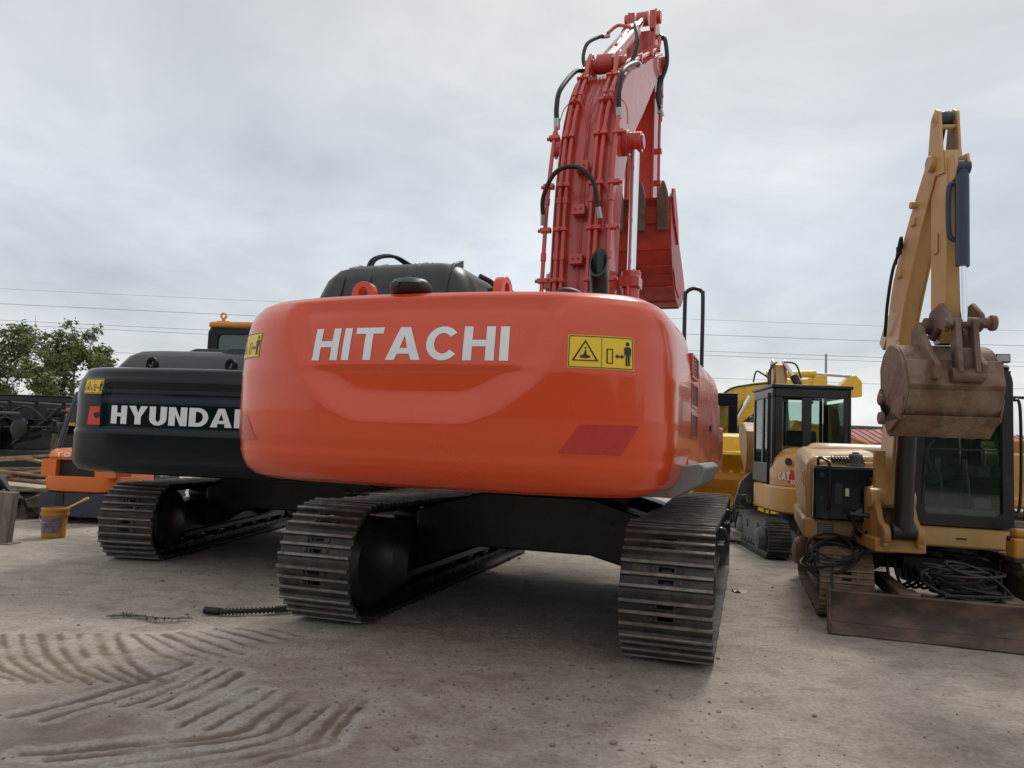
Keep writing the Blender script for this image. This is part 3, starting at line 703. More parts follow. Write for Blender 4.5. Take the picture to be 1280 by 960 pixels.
mb.tube([(-.12, *bk(.752, .45)), (-.02, *bk(.77, .52)), (.1, *bk(.765, .5)), (.2, *bk(.76, .46))], .022)
for t in (.72, .82, .9): y, z = bk(t, .1); mb.box(.18, .36, y - .03, y + .03, z - .04, z + .04)
mb.build('arm_pipe', 'red_paint', boom)
# boom cylinders
for sx in (-1, 1):
    A = Vector((sx * .455, 1.12, 1.55)); B = Vector((sx * .455, 1.24, 5.04)); d = (B - A).normalized()
    mb = MB(); mb.cyl(A, A + d * 1.75, .10, n=24); mb.cyl(A + d * 1.72, A + d * 1.92, .115, n=24); mb.box(sx * .455 - .115, sx * .455 + .115, 1.05, 1.28, 3.28, 3.40)
    for k in range(6): t = 2 * PI * k / 6; mb.cyl(A + d * 1.9 + Vector((.09 * math.cos(t), .09 * math.sin(t), 0)), A + d * 1.94 + Vector((.09 * math.cos(t), .09 * math.sin(t), 0)), .014, n=6)
    mb.tube([A + Vector((sx * .0, -.13, .3)), A + Vector((sx * .0, -.14, 1.5)), A + Vector((0, -.12, 1.72))], .02)
    c = mb.build('boom_cylinder', 'red_paint', hit, bevel=.004)
    mb = MB(); mb.cyl(A + d * 1.9, B - d * .1, .052, n=20); mb.build('rod', 'chrome', c)
    mb = MB(); mb.cyl(B + Vector((-.075, 0, 0)), B + Vector((.075, 0, 0)), .12, n=24); mb.cyl(B + Vector((.075 * sx, 0, 0)), B + Vector((.1 * sx, 0, 0)), .085, n=20); mb.build('rod_eye', 'red_paint', c, bevel=.005)
# arm cylinder
A = Vector((0, 1.52, 6.2)); B = Vector((0, 3.95, 8.12)); d = (B - A).normalized()
mb = MB(); mb.cyl(A - Vector((.1, 0, 0)), A + Vector((.1, 0, 0)), .12, n=24); mb.cyl(A, A + d * 1.85, .115, n=28); mb.cyl(A + d * 1.80, A + d * 1.98, .135, n=28); mb.tube([A + d * .3 + Vector((.08, -.05, .14)), A + d * 1.0 + Vector((.08, -.08, .14)), A + d * 1.75 + Vector((.05, -.06, .11))], .018)
c = mb.build('arm_cylinder', 'red_paint', hit, bevel=.004)
mb = MB(); mb.cyl(A + d * 1.97, B - d * .1, .058, n=20); mb.build('rod', 'chrome', c)
mb = MB(); mb.cyl(B + Vector((-.09, 0, 0)), B + Vector((.09, 0, 0)), .11, n=20); mb.build('rod_eye', 'red_paint', c)
# arm
mb = MB()
ap = [(3.82, 8.05), (3.86, 8.22), (4.0, 8.26), (4.1, 8.15), (4.28, 7.9), (4.6, 7.35), (4.62, 7.0), (4.42, 5.6), (4.22, 4.05), (4.12, 3.92), (3.98, 3.92), (3.92, 4.1), (3.95, 5.6), (3.88, 6.9), (3.85, 7.4), (3.78, 7.7)]
for sx in (-1, 1): mb.prism(ap, sx * .20, sx * .225, 'x')
mb.prism([(3.9, 7.9), (4.1, 7.95), (4.57, 7.3), (4.58, 7.0), (4.38, 5.6), (4.18, 4.1), (3.97, 4.12), (3.99, 5.6), (3.92, 6.9), (3.9, 7.4)], -.2, .2, 'x')
mb.cyl((-.27, 3.97, 3.99), (.27, 3.97, 3.99), .09, n=20)
for sx in (-1, 1): mb.cyl((sx * .17, 3.95, 8.12), (sx * .28, 3.95, 8.12), .10, n=20); mb.box(sx * .12, sx * .2, 3.85, 4.02, 7.9, 8.2)
arm = mb.build('arm', 'red_paint', hit, bevel=.006)
mb = MB(); mb.tube([(.27, 4.2, 7.6), (.29, 4.05, 7.2), (.29, 4.0, 6.3), (.29, 4.05, 5.2), (.29, 4.02, 4.7)], .022)
for z in (6.9, 6.0, 5.5, 5.15): mb.box(.22, .33, 3.97, 4.07, z - .03, z + .03)
mb.tube([(.27, 4.3, 7.5), (.3, 4.1, 7.0), (.3, 4.08, 6.5)], .018)
mb.build('arm_pipe', 'red_paint', arm)
hose([(.28, 4.0, 7.82), (.36, 3.9, 7.7), (.40, 3.85, 7.3), (.30, 3.85, 6.95), (.30, 3.9, 6.6)], .032, arm)
hose([(.25, 4.0, 7.4), (.29, 3.85, 7.1), (.28, 3.8, 6.75), (.33, 3.9, 6.55)], .025, arm)
mb = MB(); A = Vector((0, 4.8, 7.3)); B = Vector((0, 4.72, 4.75)); mb.cyl(A, A + (B - A) * .62, .09, n=20); mb.k = 1; mb.cyl(A + (B - A) * .6, B, .045, n=16); mb.build('bucket_cylinder', ['red_paint', 'chrome'], hit)
mb = MB()
for sx in (-1, 1): mb.prism([(4.15, 4.3), (4.25, 4.42), (4.78, 4.85), (4.80, 4.7), (4.3, 4.25)], sx * .24, sx * .28, 'x'); mb.prism([(4.68, 4.82), (4.8, 4.72), (4.3, 3.55), (4.15, 3.6)], sx * .1, sx * .16, 'x')
mb.build('bucket_linkage', 'red_paint', hit, bevel=.008)
# bucket (teeth up, back towards the camera)
shell = cr([(2.52, 4.78), (2.60, 4.45), (2.70, 4.12), (2.86, 3.84), (3.10, 3.62), (3.42, 3.50), (3.76, 3.52), (4.02, 3.66), (4.22, 3.86)], 3)
mb = MB(); W = .67
inn = offs(shell, .03)
rows = [[(-W, *p), (W, *p)] for p in shell]; mb.grid(rows, flip=True); rows = [[(-W, *p), (W, *p)] for p in inn]; mb.grid(rows)
mb.prism([shell[0], inn[0], inn[1], shell[1]], -W, W, 'x')
for k in range(2, len(shell) - 4, 3):   # ribs / wear strips across the back
    a, b = shell[k], shell[k + 1]; o = offs([a, b], -.022)
    mb.prism([a, b, o[1], o[0]], -W - .01, W + .01, 'x')
side = shell + [(4.1, 3.98), (3.7, 4.25), (3.1, 4.55), (2.62, 4.86)]
for sx in (-1, 1):
    mb.prism(side, sx * W, sx * (W + .03), 'x')
    mb.prism([shell[0], (2.55, 4.9), (2.72, 4.95), (3.1, 4.6), (3.2, 4.3), (2.8, 4.5)], sx * (W + .03), sx * (W + .06), 'x')
    mb.prism([(2.9, 3.86), (3.1, 3.68), (3.5, 3.6), (3.5, 3.68), (3.15, 3.78), (3.0, 3.95)], sx * (W + .03), sx * (W + .045), 'x')
for sx in (-.2, .2): mb.prism([(3.6, 3.5), (4.2, 3.85), (4.32, 4.0), (4.2, 4.1), (3.9, 4.12), (3.7, 3.8)], sx - .03, sx + .03, 'x')
bkt = mb.build('bucket', 'red_worn', hit, bevel=.004)
for x0 in (-.6, -.3, 0, .3, .6):
    mb = MB(); M = TR(x0, 2.52, 4.62) @ Matrix.Rotation(R_(8), 4, 'X')
    mb.prism([(-.075, -.28), (.07, -.28), (.075, .12), (.055, .25), (.02, .36), (-.01, .37), (-.05, .25), (-.075, .12)], -.05, .035, 'y', T=M)
    mb.build('tooth', 'rust_metal', bkt, bevel=.012)

# ================================================================== DARK EXCAVATOR ON THE LEFT
HYU, HYL = 10, 5
hy = thing('excavator', 'charcoal excavator with white HYUNDAI lettering and red emblem, left of the orange-red one', 'excavator', (-2.55, 10.6, 0), HYU)
TL = RZ(HYU - HYL) @ TR(0, 0, 0)
for cx in (-1.30, 1.30): crawler(hy, TL, cx, 2.05, .425, .6, 45, gh=.033, sag=.03, mats=('track_steel', 'track_edge'))
mb = MB(TL)
for y0 in (-1.0, .6): mb.prism(arch, y0, y0 + .4, 'y')
mb.box(-.62, .62, -.98, .98, .52, .97); mb.build('carbody', 'frame_black', hy, bevel=.015)
for sx in (-1, 1):
    mb = MB(TL); mb.lathe([(.34, 0), (.34, .05), (.31, .09), (.26, .12), (.12, .14)], (sx * 1.13, -1.98, .45), (-sx, 0, 0), 32); mb.build('final_drive_cover', 'black_gloss', hy)
mb = MB(); mb.cyl((0, 0, .97), (0, 0, 1.06), .7, n=36); mb.box(-1.42, 1.42, -2.2, 1.7, 1.02, 1.16); mb.build('revolving_frame', 'frame_black', hy, bevel=.01)
PY = [(.5, .985), (.16, .99), (.07, 1.01), (.02, 1.06), (0, 1.12), (0, 1.38), (.0, 1.405), (.012, 1.42), (.012, 1.5), (.012, 1.80), (.02, 1.86), (.035, 1.93), (.05, 1.945), (.085, 2.02), (.12, 2.045), (.2, 2.06), (.45, 2.07)]
def rec_y(x, z):   # shallow wide recess with the lettering
    k = smooth((1.0 - abs(x + .0)) / .08)
    return .012 * k * smooth((z - 1.415) / .02) * (1 - smooth((z - 1.84) / .05)) + .02 * k * smooth((z - 1.70) / .05) * (1 - smooth((z - 1.84) / .05))
cy = CW(1.5, 5.5, .62, .12, -2.5, -2.0, PY, rec_y)
cyo = cy.build('counterweight', 'charcoal_paint', hy, cols=180, rowstep=.02)
flat_shapes(letters('HYUNDAI', .18, 1.42, st=.30, gap=.09), cy.mapper(-.165, 1.482), .04).build('lettering', 'white_decal', cyo)
flat_shapes([[[(-.09, -.09), (.09, -.09), (.085, -.015), (.03, -.03), (.0, 0), (.0, .02), (.03, .035), (.075, .035), (.075, .09), (-.065, .09)]]], cy.mapper(-1.09, 1.555), .03).build('emblem', 'red_decal', cyo)
warning_label(cyo, lambda u, v, l: cy.pt(-1.14 + u, 1.87 + v - .02, None, l), .27, .15, .03)
for x0 in (-.78, .12):
    mb = MB(TR(x0, -2.72, 2.05)); frame_plate(mb, [(-.06, -.02), (.06, -.02)] + ell(0, .08, .06, .065, 0, 180, 10), ell(0, .08, .025, .035, 0, 340, 12)[::-1], -.025, .025, 'y'); mb.build('lifting_eye', 'charcoal_paint', cyo, bevel=.005)
mb = MB(); rows = []
for z, ix, iy in [(2.03, -.02, -.02), (2.12, .02, .03), (2.24, .09, .10), (2.30, .17, .18), (2.325, .3, .3)]:
    rows.append([(p[0], p[1], z) for p in rrect(-1.44 + ix, 1.42 - ix, -2.5 + iy, -.9 - iy, .12, 5)]); rows[-1].append(rows[-1][0])
mb.grid(rows); mb.f.append(tuple((len(rows) - 1) * 25 + i for i in range(24))); mb.m.append(0)
mb.prism([(-1.0, 2.30), (-.75, 2.38), (-.4, 2.38), (.1, 2.31), (.1, 2.25), (-1.0, 2.25)], -2.0, -1.4, 'y')
mb.prism([(-.3, 2.29), (-.15, 2.36), (.5, 2.36), (.6, 2.28)], -2.3, -1.6, 'y')
mb.build('engine_hood', 'charcoal_hood', hy, bevel=.01, angle=50)
mb = MB()
for sx in (-1, 1): mb.prism([(sx * 1.48, 1.17), (sx * 1.49, 1.9), (sx * 1.44, 2.03), (sx * 1.2, 2.08), (sx * .5, 2.1), (sx * .5, 1.17)], -1.98, .1 if sx < 0 else 1.2, 'y')
mb.build('side_body', 'charcoal_paint', hy, bevel=.02, fixn=True)
mb = MB(TR(-.45, 0, 0)); prof = [(.15, 1.2), (.15, 2.88), (.2, 2.95), (1.7, 2.95), (1.95, 2.4), (1.95, 1.7), (1.7, 1.2)]
for x0, x1 in ((-1.5, -1.45), (-.52, -.47)): frame_plate(mb, prof, [(.3, 1.9), (.3, 2.8), (1.55, 2.8), (1.8, 2.3), (1.8, 1.9)][::-1], x0, x1, 'x')
frame_plate(mb, [(-1.45, 1.2), (-.52, 1.2), (-.52, 2.94), (-1.45, 2.94)], rrect(-1.34, -.62, 2.15, 2.84, .06)[::-1], .15, .2, 'y'); mb.box(-1.45, -.52, 1.6, 1.7, 2.85, 2.94); mb.box(-1.45, -.52, 1.8, 1.86, 1.2, 1.8)
cb = mb.build('cab', 'charcoal_paint', hy, bevel=.012)
mb = MB(TR(-.45, 0, 0)); mb.box(-1.36, -.6, .17, .175, 2.13, 2.86); mb.k = 1; mb.box(-1.40, -.57, .21, .215, 2.1, 2.88); mb.build('window', ['cab_glass', 'black_matt'], cb)
mb = MB(TR(-.45, 0, 0)); mb.prism(rrect(-1.52, -.45, .12, 1.8, .1, 4), 2.95, 3.03, 'z'); rf = mb.build('roof', 'amber_roof', cb, bevel=.03, seg=3)
mb = MB(TR(-1.82, .32, 3.03)); mb.box(-.09, .09, -.03, .03, -.01, .035); mb.cyl((0, 0, .03), (0, 0, .07), .025, n=10); frame_plate(mb, ell(0, .11, .05, .05, 0, 345, 16), ell(0, .11, .028, .028, 0, 345, 16)[::-1], -.013, .013, 'y'); mb.build('roof_eyebolt', 'amber_roof', cb)
# boom of the dark excavator: folded low in front of its cab
mb = MB(); bp = cr([(.6, 1.3), (1.1, 1.75), (2.0, 2.15), (3.2, 2.2), (4.6, 1.7), (5.8, .9)]); bq = cr([(.9, 1.1), (1.4, 1.45), (2.2, 1.65), (3.2, 1.65), (4.4, 1.25), (5.7, .65)])
mb.prism(bp + bq[::-1], -.28, .28, 'x'); mb.build('boom', 'charcoal_paint', hy, bevel=.01)

# ================================================================== TAN EXCAVATOR ON THE RIGHT
CY = 197.5; CLY = 196.5
ct = thing('excavator', 'tan excavator facing the camera, rusty dozer blade on the ground, dirty bucket before cab', 'excavator', (4.03, 7.924, 0), CY)
TL = TR(-.12, .05, 0) @ RZ(CY - CLY)
for sx in (-1, 1): crawler(ct, TL, sx * .80, 1.02, .32, .44, 38, gh=.022, mats=('track_tan', 'track_rust'), fmat='rust_metal', rollers=5, sag=.015, sprock=-1)
mb = MB(TL); mb.prism([(-.62, .25), (-.4, .40), (.4, .40), (.62, .25), (.62, .5), (.4, .58), (-.4, .58), (-.62, .5)], -.5, .5, 'y'); mb.cyl((0, 0, .5), (0, 0, .68), .42, n=32); mb.box(-.25, .25, .45, .7, .32, .55); mb.build('carbody', 'frame_black', ct, bevel=.015)
# blade and its arms (lower frame, forward = towards the camera)
mb = MB(TL @ TR(-.08, 1.75, 0) @ RZ(-2)); W = 1.06
bs = [(.05, .01), (.085, .02), (.045, .08), (.018, .16), (.012, .25), (.035, .335), (.02, .35), (-.02, .345), (-.035, .26), (-.03, .15), (0, .07), (.0, .01)]
mb.prism(bs, -W, W, 'x'); mb.prism([(.09, .0), (.115, .005), (.085, .10), (.06, .10)], -W, W, 'x')
for sx in (-1, 1): mb.prism([(.125, .005), (.08, .24), (.06, .365), (-.05, .36), (-.05, .05), (0, 0)], sx * W, sx * (W + .02), 'x')
bl = mb.build('dozer_blade', 'blade_brown', ct, bevel=.004)
for x0 in (-.38, .38):
    mb = MB(TL); mb.box(x0 - .06, x0 + .06, .35, 1.72, .22, .34); mb.prism([(1.45, .2), (1.72, .12), (1.72, .36), (1.45, .36)], x0 - .08, x0 + .08, 'x'); mb.build('blade_arm', 'rust_metal', ct, bevel=.012)
mb = MB(TL); mb.box(-.14, .14, .62, 1.25, .34, .44); mb.cyl((0, .5, .48), (0, 1.6, .26), .05, n=14); mb.cyl((-.06, .95, .46), (-.06, .95, .475), .02, n=6); mb.cyl((.06, .95, .46), (.06, .95, .475), .02, n=6)
mb.build('blade_cylinder', 'rust_metal', ct, bevel=.008)
mb = MB(TL)
for k in range(5): mb.tube([(.1 + .05 * k, .5, .5), (.15 + .06 * k, .75, .42 + .03 * k), (.05 + .08 * k, .95, .3), (.0 + .05 * k, 1.1, .4)], .014)
mb.cyl((-.02, .62, .58), (.1, .62, .58), .05, n=10); mb.box(-.1, .14, .55, .66, .5, .6)
mb.build('hydraulic_hose', 'rubber', ct)
# upper frame skirt
mb = MB(); mb.prism([(1.0, 1.02), (.98, -1.0), (.6, -1.25), (-.4, -1.25), (-.72, -1.0), (-.72, 1.05), (-.66, 1.08), (.92, 1.08)][::-1], .68, .86, 'z'); fr = mb.build('skirt', 'tan_paint', ct, bevel=.02)
mb = MB(); mb.box(.74, .88, 1.083, 1.086, .715, .82); mb.k = 1
for j in range(5): mb.box(.75, .87, 1.086, 1.088, .73 + j * .018, .733 + j * .018)
mb.build('data_plate', ['dull_grey', 'cream_decal'], fr)
mb = MB(); mb.tube([(-.26, 1.085, .762), (-.3, 1.09, .765), (-.34, 1.085, .762)], .006); mb.build('latch', 'black_decal', fr)
# left body (tank side)
mb = MB(); mb.prism([(.965, .86), (.985, 1.2), (.965, 1.40), (.91, 1.455), (.30, 1.48), (.30, .86)], -.95, .98, 'y', T=Matrix(((1, 0, 0, 0), (0, 1, 0, 0), (0, -.055, 1, .03), (0, 0, 0, 1)))); bd = mb.build('side_body', 'tan_paint', ct, bevel=.03, seg=3, fixn=True)
mb = MB(); mb.prism([(.93, .87), (.945, 1.2), (.93, 1.36), (.88, 1.40), (.34, 1.40), (.34, .87)], .98, 1.03, 'y'); mb.build('front_panel', 'tan_paint', ct, bevel=.02, fixn=True)
mb = MB(); mb.box(.46, .72, .70, .90, 1.445, 1.452)
mb.k = 1
for i in range(11):
    for j in range(4): mb.cyl((.48 + .026 * i + .013 * (j % 2), .975 - .005 * j, 1.40 + .014 * j), (.48 + .026 * i + .013 * (j % 2), 1.04, 1.38 + .016 * j), .0075, n=6)
mb.build('vent_grille', ['tan_paint', 'black_decal'], bd)
mb = MB(); mb.k = 0; mb.box(.988, .992, .70, .80, 1.15, 1.30); mb.k = 1; mb.box(.992, .993, .715, .785, 1.17, 1.21); mb.k = 2; mb.box(.992, .993, .715, .785, 1.235, 1.285); mb.build('side_sticker', ['cream_decal', 'red_decal', 'black_decal'], bd)
# black radiator-like box on the front with cap, handle and step
mb = MB(); mb.prism(rrect(.39, .93, 1.0, 1.30, .025, 3), .87, 1.345, 'z'); bx = mb.build('front_box', 'charcoal_paint', ct, bevel=.018)
mb = MB(); mb.prism(rrect(.40, .92, 1.01, 1.29, .02, 2), 1.345, 1.352, 'z'); mb.build('box_lid', 'dull_grey', bx, bevel=.003)
mb = MB(TR(.56, 1.10, 1.35)); mb.lathe([(.075, 0), (.075, .02), (.055, .03), (.055, .075), (.06, .085), (.06, .10), (.052, .115), (.03, .12), (.03, .135)], (0, 0, 0), (0, 0, 1), 20); mb.build('filler_cap', 'dull_grey', bx)
mb = MB(); mb.tube([(.88, 1.12, 1.36), (.88, 1.2, 1.42), (.84, 1.30, 1.41), (.80, 1.34, 1.34), (.80, 1.34, 1.0), (.81, 1.29, .97)], .013)
mb.build('box_handle', 'black_gloss', bx)
for x0, z0 in ((.86, 1.27), (.86, 1.06), (.45, 1.25), (.83, .9)): mb = MB(); mb.cyl((x0, 1.295, z0), (x0, 1.308, z0), .022, n=14); mb.build('bolt', 'black_matt', bx)
mb = MB(); mb.prism(rrect(.69, .75, 1.02, 1.2, .02, 3), 1.298, 1.312, 'y')
mb.box(.705, .735, 1.31, 1.325, 1.06, 1.15)
mb.build('latch', 'black_gloss', bx)
mb = MB(); mb.prism(rrect(.635, .665, 1.09, 1.16, .004, 2), 1.30, 1.303, 'y'); mb.build('sticker', 'cream_decal', bx)
mb = MB(); mb.prism([(.56, .98), (.53, .99), (.52, .96), (.55, .955), (.53, .94), (.57, .935), (.585, .96)], 1.30, 1.302, 'y'); mb.build('stain', 'rust_metal', bx)
mb = MB(); mb.tube([(.66, 1.22, .98), (.65, 1.40, .955), (.6, 1.44, .945), (.44, 1.44, .94), (.38, 1.40, .94), (.37, 1.2, .95)], .02)
mb.tube([(.62, 1.44, .94), (.60, 1.42, .82), (.56, 1.36, .76), (.48, 1.36, .76), (.44, 1.40, .82), (.42, 1.44, .94)], .014)
mb.tube([(.57, 1.36, .80), (.53, 1.40, .78), (.48, 1.36, .80)], .016); mb.build('front_step', 'black_gloss', ct)
# engine cover / counterweight behind the cab
mb = MB(); rows = []
for z, i in [(.86, 0), (1.35, 0), (1.5, .04), (1.58, .14)]: rows.append([(p[0], p[1], z) for p in rrect(-.70 + i, .94 - i, -1.28 + i, -.25 - i, .25, 6)]); rows[-1].append(rows[-1][0])
mb.grid(rows); mb.f.append(tuple((len(rows) - 1) * 29 + i for i in range(28))); mb.m.append(0); mb.build('engine_cover', 'tan_paint', ct, angle=45)
# cab
cbE = MB()
fo = rrect(-.70, .15, .87, 2.285, .05, 4, rs=(.03, .03, .04, .14)); fo = [(p[0], p[1]) for p in fo]
ho = rrect(-.615, -.01, .965, 2.16, .05, 4)
frame_plate(cbE, fo, ho[::-1], 1.04, 1.10, 'y')
for x0, x1 in ((-.70, -.655), (.10, .15)): frame_plate(cbE, [(-.2, .87), (1.04, .87), (1.04, 2.25), (-.2, 2.25)], rrect(-.12, .94, 1.2, 2.13, .08)[::-1], x0, x1, 'x')
frame_plate(cbE, [(-.655, .87), (.10, .87), (.10, 2.25), (-.655, 2.25)], rrect(-.58, .04, 1.35, 2.13, .08)[::-1], -.2, -.15, 'y')
cbE.prism([(-.22, 2.24), (1.04, 2.24), (1.085, 2.275), (1.0, 2.31), (-.2, 2.31)], -.68, .12, 'x')
cbE.box(-.655, .10, -.15, 1.04, .87, .91); cbE.box(-.61, -.01, 1.045, 1.06, 1.535, 1.55)
cabE = cbE.build('cab', 'black_gloss', ct, bevel=.008)
panes(cabE, (-.62, 0, 1.05, 1.055, .96, 2.165), (-.675, -.672, -.13, .95, 1.19, 2.14), (-.59, .05, -.175, -.172, 1.34, 2.14))
mb = MB(); mb.prism(rrect(-.5, -.08, .1, .55, .08), 1.2, 1.32, 'z'); mb.prism([(.12, 1.3), (.2, 1.3), (.12, 1.95), (.02, 1.95)], -.5, -.08, 'x'); mb.prism(rrect(-.42, -.16, .02, .10, .03), 1.96, 2.12, 'z'); mb.box(-.45, -.13, .15, .5, .9, 1.2); mb.build('seat', 'black_matt', cabE, bevel=.02)
mb = MB(); mb.box(-.58, -.02, .88, 1.02, .91, 1.02)
for x0 in (-.42, -.2): mb.tube([(x0, .8, .91), (x0, .82, 1.2), (x0 + .02, .78, 1.38)], .012); mb.cyl((x0 + .02, .78, 1.36), (x0 + .02, .77, 1.46), .022, n=10)
mb.box(-.56, -.42, .9, .98, 1.02, 1.12)
for x0 in (-.58, -.06): mb.box(x0 - .04, x0 + .06, .15, .7, 1.3, 1.4); mb.tube([(x0, .65, 1.4), (x0, .68, 1.5), (x0 + .02, .66, 1.6)], .014)
mb.build('controls', 'dull_grey', cabE, bevel=.005)
mb = MB(); mb.tube([(.02, 1.09, 1.0), (-.02, 1.13, 1.5), (-.08, 1.12, 1.62)], .008); mb.build('wiper', 'black_matt', cabE)
mb = MB()
for x0, z0 in ((-.63, 2.32), (.28, 2.12)):
    mb = MB(); mb.k = 0; mb.box(x0 - .055, x0 + .055, 1.02, 1.09, z0, z0 + .075); mb.k = 1; mb.box(x0 - .048, x0 + .048, 1.09, 1.094, z0 + .008, z0 + .067); mb.k = 0
    mb.cyl((x0, 1.05, z0 - .04), (x0, 1.05, z0 + .01), .012, n=8)
    if x0 > 0: mb.cyl((.28, 1.05, 2.09), (.10, .98, 2.1), .012, n=8)
    mb.build('work_light', ['black_matt', 'steel'], cabE, bevel=.004)
mb = MB(); mb.tube([(-.70, .95, 1.05), (-.77, 1.0, 1.08), (-.78, 1.0, 1.9), (-.74, .97, 2.0), (-.69, .95, 2.02)], .013); mb.build('grab_rail', 'black_gloss', cabE)
# swing post + boom, own plane (yaw 188 in world)
BY = 188.0
Tw = Matrix.Translation((4.03, 7.924, 0)) @ RZ(-CY)
TB = Tw.inverted() @ Matrix.Translation((3.3, 6.75, 0)) @ RZ(-BY)
mb = MB(TB); [mb.prism([(-.25, .70), (-.3, 1.0), (-.1, 1.18), (.1, 1.2), (.22, 1.08), (.30, .94), (.42, .86), (.42, .72)], x0, x0 + .05, 'x') for x0 in (-.16, .11)]
mb.box(-.2, .2, -.3, .36, .68, .78); mb.cyl((0, -.12, .62), (0, -.12, 1.25), .12, n=20); mb.box(-.20, .20, -.05, .36, .67, .70)
for sx in (-.13, .13): mb.cyl((sx - .03, .37, .82), (sx + .03, .37, .82), .085, n=20)
mb.build('swing_post', 'tan_dull', ct, bevel=.012)
outer = cr([(.0, 1.12), (.06, 1.45), (.15, 1.8), (.19, 2.1), (.22, 2.45), (.38, 2.92), (.72, 3.33), (1.0, 3.60), (1.12, 3.72)])
inner = cr([(.22, 1.05), (.35, 1.4), (.43, 1.75), (.45, 2.05), (.50, 2.4), (.74, 2.85), (1.02, 3.25), (1.22, 3.5), (1.3, 3.6)])
mb = MB(TB); pl = outer + [(1.2, 3.76), (1.29, 3.70)] + inner[::-1] + [(.12, 1.0)]
for sx in (-1, 1): mb.prism(pl, sx * .055, sx * .07, 'x')
mb.grid([[(-.06, *p), (.06, *p)] for p in offs(outer, -.012)]); mb.grid([[(-.06, *p), (.06, *p)] for p in offs(inner, .012)], flip=True)
mb.cyl((-.18, .12, 1.1), (.18, .12, 1.1), .085, n=20); mb.cyl((-.11, 1.22, 3.63), (.11, 1.22, 3.63), .06, n=20)
for sx in (-1, 1): mb.prism([(.47, 1.85), (.60, 1.98), (.62, 2.08), (.56, 2.30), (.49, 2.42)], sx * .06, sx * .09, 'x'); mb.prism([(.0, 2.45), (.09, 2.38), (.22, 2.5), (.3, 2.7), (.15, 2.62)], sx * .03, sx * .06, 'x')
for z, y in ((2.95, .55), (3.3, .85), (2.2, .30)): mb.box(.065, .09, y - .04, y + .04, z - .03, z + .03)
mb.cyl((.06, .90, 3.42), (.12, .90, 3.42), .03, n=12)
cbm = mb.build('boom', 'tan_paint', ct, bevel=.005)
mb = MB(TB @ TR(-.075, .09, -.02)); mb.tube([(.18, .52, 3.13), (.20, .44, 3.0), (.2, .32, 2.75), (.17, .17, 2.50)], .014); mb.cyl((.18, .53, 3.12), (.18, .53, 3.18), .022); mb.tube([(.15, .5, 3.18), (.19, .60, 3.24), (.19, .48, 3.05)], .012); mb.build('hydraulic_hose', 'rubber', cbm)
mb = MB(TB); A = Vector((0, .40, .85)); B = Vector((0, .56, 2.12)); d = (B - A).normalized(); mb.cyl(A, A + d * 1.02, .075, n=24); mb.cyl(A - Vector((.09, 0, 0)), A + Vector((.09, 0, 0)), .07, n=16); mb.build('boom_cylinder', 'black_gloss', ct, bevel=.004)
mb = MB(TB); mb.cyl(A + d * 1.0, B, .035, n=16); mb.k = 1; mb.cyl(B - d * .1 - Vector((.0, 0, 0)), B + d * .04, .07, n=16); mb.build('rod', ['chrome', 'navy_cylinder'], ct)
for k, (x0, r) in enumerate(((.2, .02), (-.12, .02), (.15, .016), (-.17, .018))):
    hose([(x0, .30, 1.62 - .1 * k), (x0 + .04, .46, 1.5), (x0 + .05 * (1 if x0 > 0 else -1), .48, 1.1), (x0, .42, .82), (x0 * .8, .30, .74)], r, ct, name='hydraulic_hose')
mb = MB(TB); mb.box(.12, .2, .3, .36, 1.2, 1.5); mb.build('hose_bracket', 'tan_dull', ct)
# stick
TS = TB @ TR(.0, 0, 0) @ Matrix.Diagonal((.54, 1, 1, 1)); TS2 = TB @ TR(-.02, 0, 0) @ Matrix.Diagonal((.75, 1, 1, 1))
mb = MB(TS); sp = [(1.18, 3.98), (1.25, 4.03), (1.34, 4.0), (1.42, 3.6), (1.42, 3.4), (1.36, 2.4), (1.30, 2.28), (1.18, 2.28), (1.12, 2.42), (1.13, 3.3), (1.14, 3.7)]
for sx in (-1, 1): mb.prism([(1.14, 3.55), (1.12, 3.75), (1.17, 3.98), (1.25, 4.04), (1.33, 3.99), (1.36, 3.7), (1.40, 3.5)], sx * .095, sx * .13, 'x')
mb.prism([(1.14, 3.68), (1.38, 3.68), (1.42, 3.4), (1.36, 2.42), (1.30, 2.28), (1.18, 2.28), (1.12, 2.42), (1.13, 3.3)], -.10, .10, 'x')
mb.cyl((-.14, 1.25, 3.95), (.14, 1.25, 3.95), .03, n=12); mb.cyl((-.10, 1.30, 3.88), (.10, 1.30, 3.88), .02, n=10)
for sx in (-1, 1): mb.cyl((sx * .10, 1.25, 3.96), (sx * .14, 1.25, 3.96), .055, n=18)
mb.prism([(1.38, 3.62), (1.52, 3.60), (1.55, 3.50), (1.50, 3.42), (1.40, 3.40)], -.10, -.07, 'x'); mb.prism([(1.38, 3.62), (1.52, 3.60), (1.55, 3.50), (1.50, 3.42), (1.40, 3.40)], .05, .08, 'x')
mb.box(.105, .125, 1.2, 1.27, 2.95, 3.1)
stk = mb.build('stick', 'tan_paint', ct, bevel=.012)
mb = MB(TS); mb.lathe([(.055, -.07), (.06, -.03), (.06, .03), (.055, .07)], (0, 1.25, 3.96), (1, 0, 0), 18); mb.cyl((0, 1.22, 3.96), (0, 1.0, 3.55), .045); mb.build('stick_cylinder', 'charcoal_hood', ct)
TSC = TB @ TR(-.012, 0, 0)
mb = MB(TSC); A = Vector((0, 1.50, 3.50)); B = Vector((0, 1.52, 2.40)); mb.cyl((0, 1.5, 3.42), (0, 1.50, 2.80), .046, n=24); mb.cyl((-.045, 1.5, 3.5), (.045, 1.5, 3.5), .05, n=18); mb.cyl((0, 1.5, 3.5), (0, 1.5, 3.4), .045)
